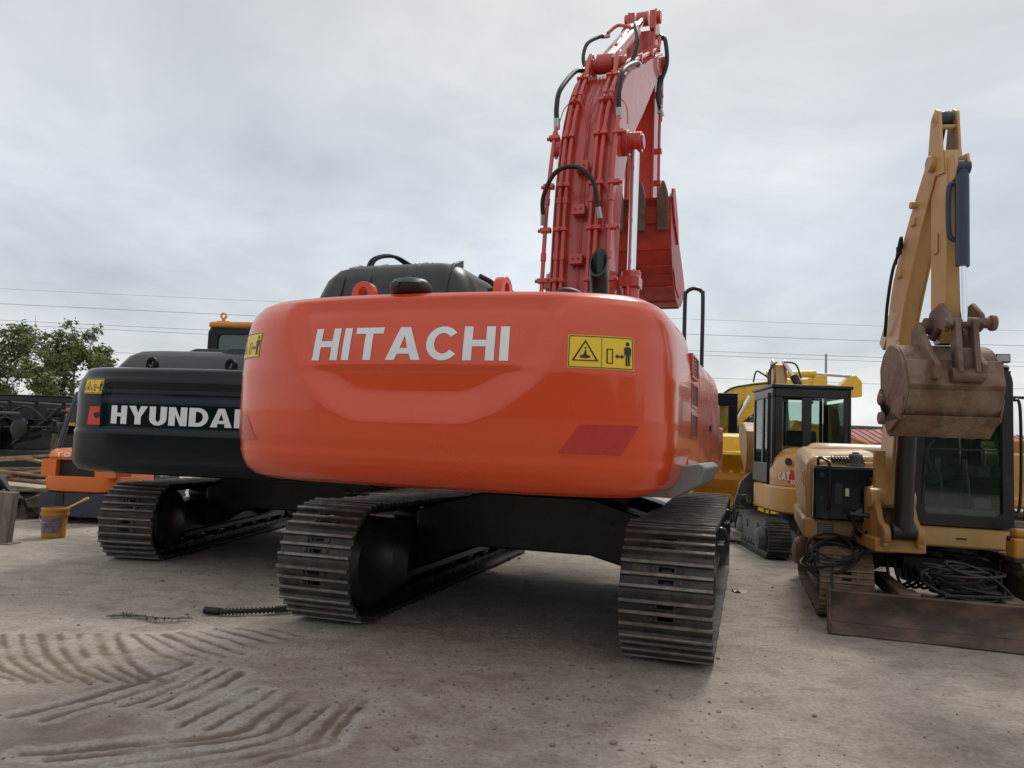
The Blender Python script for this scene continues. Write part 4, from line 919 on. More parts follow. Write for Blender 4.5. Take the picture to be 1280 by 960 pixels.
mb.tube([(.04, 1.48, 3.4), (.075, 1.47, 3.35), (.075, 1.47, 3.05), (.04, 1.48, 2.98)], .018)
bc = mb.build('bucket_cylinder', 'navy_cylinder', ct, bevel=.003)
mb = MB(TSC); mb.cyl((0, 1.50, 2.8), B, .024, n=16); mb.build('rod', 'chrome', bc)
mb = MB(TS); mb.tube([(-.15, 1.36, 3.2), (-.17, 1.38, 3.1), (-.17, 1.38, 2.85), (-.14, 1.36, 2.82)], .013); mb.cyl((-.17, 1.38, 2.82), (-.17, 1.38, 2.9), .022); mb.build('hydraulic_hose', 'rubber', stk)
mb = MB(TS2)
for sx in (-1, 1):
    mb.prism([(1.14, 2.42), (1.2, 2.52), (1.38, 2.56), (1.52, 2.46), (1.55, 2.38), (1.46, 2.34), (1.34, 2.38), (1.24, 2.30), (1.17, 2.33)], sx * .11 if sx > 0 else -.17, sx * .15 if sx > 0 else -.13, 'x')
mb.cyl((-.26, 1.50, 2.40), (.17, 1.50, 2.40), .038, n=14); mb.cyl((.14, 1.2, 2.42), (.20, 1.2, 2.42), .06, n=16); mb.cyl((-.27, 1.50, 2.40), (-.22, 1.50, 2.40), .055, n=14)
for sx in (-1, 1): mb.prism([(1.47, 2.44), (1.55, 2.42), (1.60, 2.05), (1.52, 2.0), (1.46, 2.2)], sx * .05, sx * .10, 'x')
mb.box(-.10, .10, 1.50, 1.54, 2.0, 2.22); mb.cyl((-.14, 1.54, 2.03), (.14, 1.54, 2.03), .05, n=14)
mb.build('bucket_linkage', 'rust_metal', ct, bevel=.008)
# bucket, worn, curled in
W = .30
TBK = TB @ TR(.035, .0, .02)
sh = cr([(1.02, 2.20), (1.16, 2.26), (1.34, 2.20), (1.46, 2.05), (1.50, 1.93), (1.44, 1.80), (1.34, 1.68)], 4)
mb = MB(TBK); mb.grid([[(-W, *p), (W, *p)] for p in sh]); mb.grid([[(-W, *p), (W, *p)] for p in offs(sh, -.022)], flip=True)
side = sh + [(1.24, 1.62), (1.10, 1.72), (.96, 1.95), (.95, 2.1)]
for sx in (-1, 1): mb.prism(side, sx * W, sx * (W + .02), 'x'); mb.prism([(1.16, 1.60), (1.4, 1.70), (1.46, 1.86), (1.34, 1.84), (1.1, 1.70), (1.0, 1.95), (.94, 1.9)], sx * (W + .02), sx * (W + .038), 'x')
mb.prism([(1.40, 1.735), (1.43, 1.73), (1.27, 1.585), (1.20, 1.60), (1.22, 1.64)], -W - .02, W + .02, 'x')
mb.prism([(1.44, 2.10), (1.48, 2.12), (1.535, 1.94), (1.50, 1.91)], -W - .01, W + .01, 'x')
for sx in (-1, 1): mb.prism([(1.14, 2.22), (1.16, 2.38), (1.26, 2.42), (1.48, 2.18), (1.60, 2.08), (1.58, 1.98), (1.50, 1.97), (1.44, 2.08), (1.30, 2.20)], sx * .13 if sx > 0 else -.17, sx * .17 if sx > 0 else -.13, 'x')
mb.prism([(1.47, 2.08), (1.56, 2.02), (1.53, 1.95), (1.49, 1.96)], -.02, .02, 'x')
cbk = mb.build('bucket', 'bucket_grime', ct, bevel=.006)
for x0 in (-.27, -.09, .09, .27):
    mb = MB(TBK); mb.prism([(1.30, 1.66), (1.32, 1.63), (1.08, 1.585), (1.07, 1.61), (1.2, 1.66)], x0 - .03, x0 + .03, 'x'); mb.build('tooth', 'rust_metal', cbk, bevel=.006)
mb = MB(TBK); mb.cyl((W + .02, 1.08, 1.72), (W + .07, 1.08, 1.72), .05, n=10); mb.cyl((W + .02, 1.04, 1.86), (W + .06, 1.04, 1.86), .045, n=8); mb.build('side_cutter', 'rust_metal', cbk, bevel=.01)

# ================================================================== SMALL EXCAVATOR (middle right)
sm = thing('excavator', 'small yellow excavator with black cab and CAT lettering, just behind the tan one', 'excavator', (4.38, 11.45, 0), 4)
for sx in (-1, 1): crawler(sm, Matrix(), sx * .62, .78, .27, .30, 34, gh=.02, mats=('track_steel', 'track_steel'), fmat='dull_grey', rollers=5, slots=False, three=True, sag=.01)
mb = MB(); mb.box(-.5, .5, -.4, .4, .28, .5); mb.cyl((0, 0, .48), (0, 0, .6), .35, n=24)
for sx in (-1, 1): mb.box(sx * .62 - .12, sx * .62 + .12, -.7, .7, .18, .46)
mb.build('carbody', 'dull_grey', sm, bevel=.01)
mb = MB(); mb.prism([(x + .24, y) for x, y in ell(0, -.1, .78, .95, 180, 360, 20) + [(.78, .8), (-.78, .8)]], .60, .98, 'z'); sk = mb.build('skirt', 'cat_yellow', sm, bevel=.03, fixn=True)
mb = MB(); rows = []
for z, i in [(.985, 0), (1.2, .0), (1.38, .05), (1.48, .14), (1.54, .28)]: rows.append([(x + .26, y, z) for x, y in ell(0, -.08, .77 - i, .92 - i, 180, 360, 24) + [(.77 - i, -.05), (-.77 + i, -.05)]]); rows[-1].append(rows[-1][0])
mb.grid(rows); mb.f.append(tuple(4 * 28 + i for i in range(27))); mb.m.append(0); cwx = mb.build('counterweight', 'cat_yellow', sm, angle=45)
def cyl_map(u0, z0, rx=.775, ry=.925, cy0=-.08):
    # arc position on the rounded back; u grows to the right as seen from behind
    def f(u, v, l=.004):
        t = R_(-90) + (u0 + u) / .85; return Vector((.26 + (rx + l) * math.cos(t), cy0 + (ry + l) * math.sin(t), z0 + v))
    return f
cm = cyl_map(-.93, 1.12)
flat_shapes([[[(.06, -.05), (.09, -.10), (.17, -.10), (.20, -.03), (.17, .08), (.13, .11)]]], lambda u, v: cm(u, v, .003), .03).build('logo_backing', 'red_decal', cwx)
flat_shapes(letters('CAT', .115, .24, st=.26, gap=.06), lambda u, v: cm(u, v - .05, .008), .03).build('lettering', 'white_decal', cwx)
def textmesh(s, size, mapper, m, parent, name='lettering', off=.0, sx=1):
    cu = bpy.data.curves.new('tmp', 'FONT'); cu.body = s; cu.size = size; cu.offset = off; cu.align_x = 'CENTER'
    o = bpy.data.objects.new('tmp', cu); COL.objects.link(o); dg = bpy.context.evaluated_depsgraph_get(); me = bpy.data.meshes.new_from_object(o.evaluated_get(dg))
    bpy.data.objects.remove(o); bpy.data.curves.remove(cu)
    mb = MB(); mb.add([mapper(v.co.x * sx, v.co.y) for v in me.vertices], [tuple(p.vertices) for p in me.polygons]); bpy.data.meshes.remove(me)
    return mb.build(name, m, parent)
textmesh('303.5', .085, lambda u, v: cyl_map(-.72, 1.02)(u, v, .006), 'white_decal', cwx, off=.002)
mb = MB(); cq = cyl_map(-.84, 1.33); q = cq(0, 0, .0); mb.cyl(q, cq(0, 0, .02), .055, n=18); mb.build('exhaust_port', 'black_matt', cwx)
mb = MB()
for u in (0,):
    f_ = cyl_map(-.70, .78, .79, .955, -.1); loop = [f_(.035 * math.cos(t), .035 * math.sin(t), .003) for t in [2 * PI * i / 16 for i in range(16)]]; mb.add(loop, [tuple(range(16))])
mb.build('dot_sticker', 'red_decal', sk)
# cab
mb = MB(); mb.k = 0
frame_plate(mb, [(-.40, 1.0), (.66, 1.0), (.66, 2.55), (-.40, 2.55)], rrect(-.24, .02, 1.62, 2.2, .05)[::-1] , -.10, -.05, 'y') if False else None
def holes_plate(mb, x0, x1, z0, z1, holes, a, b, axis):
    """wall made of strips around rectangular holes that share a row"""
    hs = sorted(holes); zb = min(h[2] for h in hs); zt = max(h[3] for h in hs)
    P = lambda xa, xb, za, zb_: mb.box(xa, xb, a, b, za, zb_) if axis == 'y' else mb.box(a, b, xa, xb, za, zb_)
    P(x0, x1, z0, zb); P(x0, x1, zt, z1); cx = x0
    for h in hs: P(cx, h[0], zb, zt); cx = h[1]
    P(cx, x1, zb, zt)
holes_plate(mb, -.46, .60, 1.0, 2.42, [(-.35, -.07, 1.50, 2.20), (.07, .53, 1.42, 2.28)], -.12, -.08, 'y')
holes_plate(mb, -.46, .60, 1.0, 2.42, [(-.41, .55, 1.25, 2.32)], 1.02, 1.06, 'y')
holes_plate(mb, -.12, 1.02, 1.0, 2.42, [(.05, .40, 1.45, 2.28), (.5, .95, 1.3, 2.28)], -.50, -.46, 'x')
holes_plate(mb, -.12, 1.02, 1.0, 2.42, [(.0, .95, 1.35, 2.30)], .60, .64, 'x')
mb.box(-.52, .66, -.15, 1.1, 2.42, 2.47); mb.box(-.46, .60, -.08, 1.02, 1.0, 1.03)
sc_ = mb.build('cab', 'black_gloss', sm, bevel=.012)
panes(sc_, (-.36, -.06, -.10, -.097, 1.49, 2.21), (.06, .54, -.10, -.097, 1.41, 2.29), (-.42, .56, 1.04, 1.043, 1.24, 2.33), (-.482, -.479, .04, .96, 1.29, 2.29), (.619, .622, .04, .96, 1.49, 2.25))
mb = MB(TR(-.50, .06, 0) @ RZ(50)); holes_plate(mb, -.03, .62, .95, 2.35, [(.07, .52, 1.3, 2.24)], -.02, .02, 'y'); dr = mb.build('door', 'black_gloss', sc_, bevel=.008)
mb = MB(); mb.box(-.2, .25, .25, .7, 1.05, 1.35); mb.box(-.2, .25, .2, .3, 1.35, 1.8); mb.build('seat', 'black_matt', sc_, bevel=.03)
# boom, raised behind the cab
mb = MB(); ob = cr([(0, 1.0), (.3, 1.5), (.5, 2.0), (.7, 2.5), (.85, 2.85), (.9, 3.05)]); ib = cr([(.35, 1.0), (.6, 1.4), (.8, 1.9), (.95, 2.4), (1.05, 2.8), (1.02, 3.0)])
TBs = TR(.20, 1.2, -.05)
mb.prism([(p[0], p[1]) for p in ob] + [(.97, 3.1)] + ib[::-1], -.08, .08, 'x', T=TBs)
mb.prism([(.85, 2.8), (.88, 3.1), (.98, 3.16), (1.08, 3.1), (1.1, 2.85), (1.0, 2.5)], -.12, -.09, 'x', T=TBs); mb.prism([(.85, 2.8), (.88, 3.1), (.98, 3.16), (1.08, 3.1), (1.1, 2.85), (1.0, 2.5)], .09, .12, 'x', T=TBs)
mb.build('boom', 'tan_paint', sm, bevel=.008)
mb = MB(TBs); mb.cyl((.42, .55, 2.35), (.2, .75, 2.85), .07, n=16); mb.k = 1; mb.cyl((.2, .75, 2.85), (.06, .9, 3.12), .035, n=12); mb.build('boom_cylinder', ['black_gloss', 'chrome'], sm, bevel=.005)
mb = MB(TBs); mb.tube([(-.16, .8, 2.4), (-.2, .75, 2.7), (-.17, .8, 3.0), (-.05, .9, 3.1)], .018); mb.tube([(-.12, .8, 2.35), (-.24, .72, 2.75), (-.2, .8, 2.95), (-.1, .9, 3.02)], .014); mb.tube([(.05, .8, 3.1), (.22, .7, 3.05), (.3, .65, 2.8)], .015); mb.build('hydraulic_hose', 'rubber', sm)
# stick and bucket reaching down left of the cab
mb = MB(TR(.18, 1.2, 0)); mb.prism([(.95, 3.0), (1.08, 3.05), (1.35, 2.2), (1.3, 1.9), (1.18, 1.95)], -.07, .07, 'x'); mb.build('stick', 'tan_paint', sm, bevel=.01)
mb = MB(TR(-.10, 2.1, -.04)); bp_ = [(.5, 2.0), (.3, 2.02), (-.05, 1.85), (-.15, 1.6), (-.1, 1.3), (.0, 1.12), (.05, 1.15), (.0, 1.35), (.03, 1.6), (.2, 1.75), (.5, 1.8)]
mb.prism(bp_, -.26, .26, 'x')
for sx in (-1, 1): mb.prism([(.5, 2.0), (.3, 2.02), (-.05, 1.85), (-.15, 1.6), (-.1, 1.3), (.0, 1.12), (.3, 1.4), (.5, 1.75)], sx * .26, sx * .28, 'x')
sb = mb.build('bucket', 'tan_dull', sm, bevel=.01)
for x0 in (-.2, -.07, .07, .2):
    mb = MB(TR(-.10, 2.1, -.04)); mb.prism([(-.04, 1.2), (.04, 1.2), (.03, .98), (.0, .94)], x0 - .025, x0 + .025, 'x'); mb.build('tooth', 'rust_metal', sb)
mb = MB(TR(.16, 1.30, 0)); mb.prism([(-.95, .12), (-.50, .12), (-.50, 1.02), (-.62, 1.12), (-.78, .95), (-.92, .5)], 0, .06, 'y'); mb.box(-.5, .9, 0, .06, .12, .45); mb.box(-.72, -.68, -.01, -.001, .48, .52); mb.build('dozer_blade', 'dull_grey', sm, bevel=.01, fixn=True)

# ================================================================== BRIGHT YELLOW EXCAVATOR, farther back
ye = thing('excavator', 'bright yellow excavator with black cab and long arched boom behind the small CAT excavator', 'excavator', (5.12, 17.2, 0), 12)
for sx in (-1, 1): crawler(ye, Matrix(), sx * .95, 1.3, .36, .45, 36, gh=.025, fmat='bright_yellow', rollers=5, slots=False)
mb = MB(); mb.box(-.8, .8, -.7, .7, .4, .75); mb.cyl((0, 0, .7), (0, 0, .95), .5, n=24); mb.build('carbody', 'frame_black', ye)
mb = MB(); rows = []
for z, i in [(.95, 0), (1.5, 0), (1.75, .05), (1.82, .2)]: rows.append([(p[0], p[1], z) for p in rrect(-1.05 + i, 1.05 - i, -1.5 + i, -.1 - i, .3, 6)]); rows[-1].append(rows[-1][0])
mb.grid(rows); mb.f.append(tuple(3 * 29 + i for i in range(28))); mb.m.append(0); mb.box(-1.05, 1.05, -.6, 1.2, .93, 1.05); mb.box(.2, 1.05, -.2, 1.1, 1.0, 1.7); mb.build('body', 'bright_yellow', ye, bevel=.01, angle=45)
mb = MB(); T0 = TR(-.05, 0, 0)
holes_plate(mb, -1.0, -.05, 1.05, 2.68, [(-.88, -.25, 1.35, 2.45)], -.15, -.1, 'y'); holes_plate(mb, -1.0, -.05, 1.05, 2.68, [(-.88, -.2, 1.35, 2.45)], 1.1, 1.15, 'y')
holes_plate(mb, -.1, 1.1, 1.05, 2.68, [(.0, 1.0, 1.6, 2.5)], -1.0, -.95, 'x'); holes_plate(mb, -.1, 1.1, 1.05, 2.68, [(.0, 1.0, 1.6, 2.5)], -.1, -.05, 'x'); mb.box(-1.0, -.05, -.15, 1.15, 2.68, 2.74)
yc = mb.build('cab', 'charcoal_paint', ye, bevel=.015)
panes(yc, (-.89, -.24, -.13, -.125, 1.34, 2.46), (-.89, -.19, 1.12, 1.125, 1.34, 2.46))
mb = MB(); mb.prism(rrect(-.62, -.42, -.2, -.05, .05), 1.5, 1.95, 'z'); mb.build('door_mirror', 'black_gloss', yc, bevel=.02)
# its boom runs to the right in a plane across the view
TY = RZ(12) @ TR(0, 1.0, 0)
mb = MB(); yb = cr([(-.30, 1.3), (-.12, 2.1), (.12, 2.62), (.5, 2.98), (1.1, 3.18), (1.9, 3.27), (2.5, 3.33)], 5); yi = cr([(.28, 1.3), (.42, 1.75), (.72, 2.15), (1.15, 2.5), (1.6, 2.78), (2.0, 2.95), (2.5, 3.08)], 5)
TY0 = RZ(12) @ TR(-.50, 1.0, -.10)
mb.prism(yb + yi[::-1], -.16, .16, 'y', T=TY0); mb.prism([(2.4, 3.0), (2.5, 3.4), (2.8, 3.42), (2.75, 3.05)], -.2, .2, 'y', T=TY0); yb_ = mb.build('boom', 'bright_yellow', ye, bevel=.015, fixn=True)
mb = MB(TY0); mb.cyl((.35, -.25, 1.8), (.55, -.25, 2.1), .09); mb.k = 1; mb.cyl((.5, -.25, 2.05), (.95, -.25, 2.85), .05); mb.build('boom_cylinder', ['bright_yellow', 'chrome'], ye)
mb = MB(TY0); mb.tube([(1.1, -.05, 3.2), (1.15, -.1, 3.45), (1.3, -.1, 3.4), (1.5, -.08, 3.28)], .02); mb.tube([(.2, -.18, 2.7), (.5, -.18, 3.0), (.95, -.18, 3.12), (1.6, -.18, 3.2)], .02); mb.build('hydraulic_hose', 'rubber', yb_)
mb = MB(TY0); mb.prism([(1.7, 3.1), (1.8, 3.3), (3.5, 3.16), (3.5, 3.0), (2.6, 2.85)], -.12, .12, 'y'); mb.prism([(2.85, 3.0), (3.0, 3.05), (3.35, 3.42), (3.5, 3.46), (3.65, 3.3), (3.65, 2.95), (3.2, 2.9)], -.14, .14, 'y')
mb.build('stick', 'bright_yellow', ye, bevel=.02, fixn=True)
mb = MB(TY0); mb.cyl((1.4, -.1, 3.38), (2.55, -.1, 3.45), .085); mb.k = 1; mb.cyl((2.5, -.1, 3.45), (3.4, -.1, 3.42), .035); mb.build('stick_cylinder', ['bright_yellow', 'steel'], ye)
# yellow loader bucket lying in front of it
lb = thing('loader_bucket', 'bright yellow toothed loader bucket in front of the far yellow excavator', 'loader bucket', (4.55, 14.9, 0), 8)
mb = MB(); mb.prism([(0, .28), (.05, .22), (.75, .30), (.95, .7), (.85, 1.15), (.6, 1.42), (.0, 1.45), (-.03, 1.38), (.55, 1.35), (.78, 1.1), (.85, .7), (.68, .38), (.04, .32)], -.95, .95, 'x')
for sx in (-1, 1): mb.prism([(0, .22), (.75, .28), (.97, .7), (.86, 1.17), (.6, 1.45), (-.03, 1.45), (.05, .8)], sx * .95, sx * 1.0, 'x')
mb.box(-.12, .02, -.14, .0, .3, .82); mb.cyl((-.05, -.12, .82), (-.05, .02, .82), .07)
mb.prism([(-.30, .08), (-.25, .30), (.0, .42), (.1, .25), (.0, .0), (-.25, .0)], -.98, .98, 'x')
mb.build('shell', 'bright_yellow', lb, bevel=.012)
mb = MB(); mb.box(-.94, .94, .25, .45, .88, 1.02)
for i in range(9): mb.lathe([(.055, 0), (.06, .04), (.04, .09)], (-.85 + .21 * i, .28, 1.0), (0, 0, 1), 10)
mb.build('tooth_bar', 'cat_yellow', lb, bevel=.01)

# ================================================================== ORANGE-YELLOW MACHINE at the right edge
re = thing('excavator', 'orange-yellow excavator with black handrail, cut off by the right edge behind the tan one', 'excavator', (7.0, 9.6, 0), 195)
for sx in (-1, 1): crawler(re, Matrix(), sx * 1.0, 1.4, .4, .45, 36, gh=.025, rollers=5, slots=False)
mb = MB(); mb.box(-.8, .8, -.7, .7, .4, .8); mb.cyl((0, 0, .8), (0, 0, .95), .5, n=24); mb.build('carbody', 'frame_black', re)
mb = MB(); mb.prism(rrect(.35, 1.15, -1.3, 1.2, .08), .95, 1.55, 'z'); mb.prism(rrect(-1.15, 1.15, -1.6, -.6, .2), .95, 1.75, 'z'); mb.box(-1.1, 1.1, -1.2, 1.25, .93, 1.06); bdR = mb.build('body', 'cat_yellow', re, bevel=.03)
mb = MB()
for j in range(10): mb.box(.5, .9, 1.2, 1.206, 1.05 + j * .04, 1.065 + j * .04)
for j in range(10): mb.box(1.15, 1.156, .4, .9, 1.05 + j * .04, 1.065 + j * .04)
mb.build('vent', 'black_matt', bdR)
mb = MB(); holes_plate(mb, -1.1, .1, 1.05, 2.5, [(-1.0, .0, 1.3, 2.35)], 1.1, 1.15, 'y'); holes_plate(mb, -1.1, .1, 1.05, 2.5, [(-.95, -.05, 1.6, 2.35)], -.2, -.15, 'y'); holes_plate(mb, -.15, 1.1, 1.05, 2.5, [(-.05, 1.0, 1.6, 2.35)], .05, .1, 'x'); holes_plate(mb, -.15, 1.1, 1.05, 2.5, [(-.05, 1.0, 1.6, 2.35)], -1.1, -1.05, 'x'); mb.box(-1.15, .15, -.2, 1.2, 2.5, 2.56); rc = mb.build('cab', 'black_gloss', re, bevel=.012)
panes(rc, (-1.0, 0, 1.12, 1.125, 1.29, 2.36), (.07, .075, -.06, 1.01, 1.59, 2.36))
mb = MB(); mb.tube([(1.12, 1.0, 1.1), (1.22, 1.05, 1.15), (1.22, 1.05, 2.05), (1.2, 1.0, 2.15), (1.12, .95, 2.2), (.4, .9, 2.2)], .018); mb.build('handrail', 'black_gloss', re)

# ================================================================== FORKLIFT
fk = thing('forklift', 'orange and dark blue forklift on the left, seen from behind, with TOYOTA on its counterweight', 'forklift', (-6.33, 11.35, 0), 2)
mb = MB(); secs = []
def fkrow(z, hw, y0, r): return [(p[0], p[1], z) for p in rrect(-hw, hw, y0, 1.2, r, 5, rs=(r, r, .02, .02))]
rows = [fkrow(*a) for a in ((.50, .46, .06, .20), (.53, .53, .01, .22), (.66, .565, -.02, .24), (.76, .56, -.01, .24))]
rows = [r + [r[0]] for r in rows]; mb.grid(rows); mb.f.append(tuple(3 * 25 + i for i in range(24))); mb.m.append(0); mb.f.append(tuple(reversed(range(24)))); mb.m.append(0)
for x0, x1 in ((-.55, -.33), (.26, .55)): mb.prism([(x0, .02), (x1, .02), (x1, .5), (x0, .5)], .755, 1.02, 'z')
mb.prism([(.26, .02), (.55, .06), (.55, 1.2), (.26, 1.2)], .755, 1.03, 'z')
mb.prism([(-.45, .06), (.50, .06), (.55, .16), (.52, .6), (-.5, .6), (-.5, .12)], 1.02, 1.06, 'z'); 
mb.prism([(.03, 1.062), (.08, 1.14), (.2, 1.19), (.6, 1.2), (.6, 1.02)], -.46, .50, 'x')
cwf = mb.build('counterweight', 'fork_orange', fk, bevel=.025, fixn=True)
flat_shapes(letters('TOYOTA', .08, .70, st=.22, gap=.2), lambda u, v: Vector((.0 + u, .030 + (.008 + v * .86) * .27 - .014, 1.070 + v * .86)), 0).build('lettering', 'white_decal', cwf)
mb = MB(); mb.box(-.33, .26, .12, .3, .76, 1.02); mb.build('grille', 'black_matt', fk)
mb = MB(); mb.prism([(-.54, .03), (.54, .03), (.56, .3), (.56, .42), (-.56, .42), (-.56, .3)], .12, .50, 'z'); mb.box(-.56, .56, .95, 1.9, .2, .5); mb.prism([(.25, .38), (.42, .38), (.45, .50), (.22, .50)], -.56, .56, 'x')
mb.k = 1; mb.box(-.30, -.18, .015, .03, .30, .5); mb.build('chassis', ['fork_blue', 'black_matt'], fk, bevel=.02)
mb = MB(); mb.prism([(1.22, .52), (2.1, .52), (2.1, .9), (1.8, 1.02), (1.22, 1.02)], .44, .56, 'x'); mb.prism([(1.22, .52), (2.1, .52), (2.1, .9), (1.8, 1.02), (1.22, 1.02)], -.56, -.44, 'x'); mb.box(-.44, .44, 1.22, 2.0, .5, 1.0)
ep = mb.build('side_panel', 'fork_blue', fk, bevel=.02)
textmesh('GENEO', .10, lambda u, v: Vector((.563, 1.55 + u, .72 + v)), 'white_decal', ep, off=.002)
textmesh('30', .16, lambda u, v: Vector((.563, 1.78 + u, .86 + v)), 'white_decal', ep, off=.005, sx=1.2)
for sx in (-1, 1):
    for y0, r in ((.62, .27), (2.0, .33)):
        mb = MB(); mb.lathe([(r * .55, 0), (r * .93, .0), (r, .03), (r, .15), (r * .93, .18), (r * .55, .18)], (sx * .40, y0, r), (sx, 0, 0), 28)
        for i in range(22):
            t = 2 * PI * i / 22; mb.box(-.09, .09, -.02, .02, 0, .015, Matrix(((1, 0, 0, sx * .49), (0, -math.sin(t), math.cos(t), y0 + math.cos(t) * r), (0, math.cos(t), math.sin(t), r + math.sin(t) * r), (0, 0, 0, 1))))
        mb.build('wheel', 'rubber', fk)
mb = MB()
for sx in (-1, 1): mb.tube([(sx * .52, .30, 1.0), (sx * .50, .42, 1.5), (sx * .47, .62, 2.05), (sx * .46, .75, 2.12), (sx * .46, 1.9, 2.12), (sx * .46, 2.1, 1.2)], .035, n=8)
for i in range(7): mb.box(-.46, .46, .8 + i * .17, .84 + i * .17, 2.1, 2.14)
og = mb.build('overhead_guard', 'fork_blue', fk)
mb = MB(); 
for sx in (-1, 1): mb.box(sx * .52 - .03, sx * .52 + .03, .5, .58, 1.72, 1.86); 
mb.build('turn_lamp', 'amber_lens', og, bevel=.008)
mb = MB()
for sx in (-1, 1): mb.box(sx * .56 - .04, sx * .56 + .04, .42, .5, 1.35, 1.6); mb.cyl((sx * .52, .52, 1.79), (sx * .62, .5, 1.79), .03)
mb.build('rear_lamp', 'black_gloss', og, bevel=.01)
mb = MB(); mb.box(-.25, .25, 1.0, 1.45, 1.02, 1.15); mb.box(-.25, .25, .95, 1.05, 1.15, 1.6); mb.build('seat', 'black_matt', fk, bevel=.03)
mb = MB(); mb.box(-.4, -.3, 2.2, 2.35, .1, 2.1); mb.box(.3, .4, 2.2, 2.35, .1, 2.1); mb.box(-.4, .4, 2.22, 2.3, 1.9, 2.0); mb.box(-.35, -.22, 2.35, 3.3, .06, .1); mb.box(.22, .35, 2.35, 3.3, .06, .1); mb.build('mast', 'black_matt', fk, bevel=.01)

fk.scale = (1, 1, .92)
# ================================================================== PAIL with a yellow-handled stick, WOOD POST
pl_ = thing('pail', 'yellow plastic paint pail with a picture label, standing on the ground behind the forklift', 'pail', (-5.78, 9.95, 0))
mb = MB(); mb.lathe([(.125, 0), (.13, .01), (.150, .30), (.152, .355), (.160, .36), (.160, .385), (.150, .387), (.144, .387), (.138, .03)], (0, 0, 0), (0, 0, 1), 32); mb.lathe([(.152, 0), (.164, .0), (.164, .03), (.152, .03)], (0, 0, .30), (0, 0, 1), 32); mb.build('bucket_body', 'pail_yellow', pl_)
mb = MB(); rows = [[((.1375 + k * .0135) * math.cos(t), (.1375 + k * .0135) * math.sin(t), .06 + k * .21) for t in [R_(205) + R_(130) * i / 16 for i in range(17)]] for k in (0, 1)]; mb.grid(rows); mb.build('label', 'pail_label', pl_)
mb = MB(); mb.tube([(-.158, 0, .33), (-.165, -.05, .25), (0, -.17, .21), (.165, -.05, .25), (.158, 0, .33)], .003, n=5); mb.build('handle', 'steel', pl_)
mb = MB(); mb.tube([(-.02, .02, .05), (.10, 0, .36), (.40, -.02, .52)], .013, n=8, res=1); mb.cyl((.36, -.02, .50), (.42, -.02, .53), .017)
tag(mb.build('brush_handle', 'bright_yellow'), 'yellow plastic stick handle leaning out of the pail', 'brush').location = (-5.78, 9.95, 0)
mb = MB(TR(-6.02, 9.32, 0) @ Matrix.Rotation(R_(3), 4, 'Y')); mb.prism([(-.10, -.05), (.09, -.05), (.10, .04), (-.10, .05)], 0, .62, 'z'); mb.prism([(-.18, -.1), (.16, -.12), (.18, .08), (-.18, .1)], 0, .03, 'z')
tag(mb.build('wooden_post', 'wood_grey', bevel=.008), 'weathered grey wooden post standing upright at the left edge of the photo', 'post')

# ================================================================== DEBRIS ON THE LEFT
for i in range(16):
    mb = MB(); L = random.uniform(1.2, 2.4); w = random.uniform(.05, .10)
    mb.box(-L / 2, L / 2, -w, w, -.02, .02)
    o = mb.build('plank', 'plank_wood', bevel=.004)
    o.location = (-7.7 - random.uniform(-.6, 1.0), 12.8 + random.uniform(-.4, .6), .08 + i * .052); o.rotation_euler = (random.uniform(-.06, .06), random.uniform(-.10, .10), random.uniform(-.5, .35))
    tag(o, 'rough timber board lying in the heap behind the wooden post, left of the forklift', 'board', 'boards in the timber heap on the left')
def lump(mb, c, s, seed, n=3):
    bm = bmesh.new(); bmesh.ops.create_icosphere(bm, subdivisions=n, radius=1); rr = random.Random(seed); ph = [rr.uniform(0, 6) for _ in range(9)]
    for v in bm.verts:
        p = v.co; k = 1 + .22 * math.sin(3.1 * p.x + ph[0]) * math.cos(2.7 * p.y + ph[1]) + .14 * math.sin(6.3 * p.z + ph[2] + 4 * p.x) + .08 * math.sin(11 * p.x + ph[3]) * math.sin(9 * p.y + ph[4]); v.co = p * k
    bm.verts.index_update(); mb.add([(c[0] + v.co.x * s[0], c[1] + v.co.y * s[1], c[2] + v.co.z * s[2]) for v in bm.verts], [tuple(v.index for v in f.verts) for f in bm.faces]); bm.free()
mb = MB()
for i in range(14): lump(mb, (-7.9 + random.uniform(-1.3, .7), 12.2 + random.uniform(-.5, .4), random.uniform(.0, .22)), (random.uniform(.15, .4), random.uniform(.15, .3), random.uniform(.08, .2)), i, 2)
tag(mb.build('rubble', 'bark'), 'brown clods and rubble at the foot of the timber heap', 'rubble', kind='stuff')
mb = MB(); pts = [(-7.9, 11.6, .75), (-7.3, 11.5, .9), (-6.9, 11.6, .62), (-7.0, 11.9, .5), (-7.6, 11.8, .45)]
mb.grid([[(-8.4 + .09 * i, 11.6 + .10 * j + .05 * math.sin(i * 1.3), .62 + .30 * math.sin(i * .35) + .06 * math.sin(j * 2 + i) - .07 * j) for i in range(14)] for j in range(8)]); mb.k = 0
o = mb.build('rubber_sheet', 'black_matt'); tag(o, 'crumpled black rubber sheet thrown over the heap behind the wooden post', 'sheet'); md = o.modifiers.new('thick', 'SOLIDIFY'); md.thickness = .02
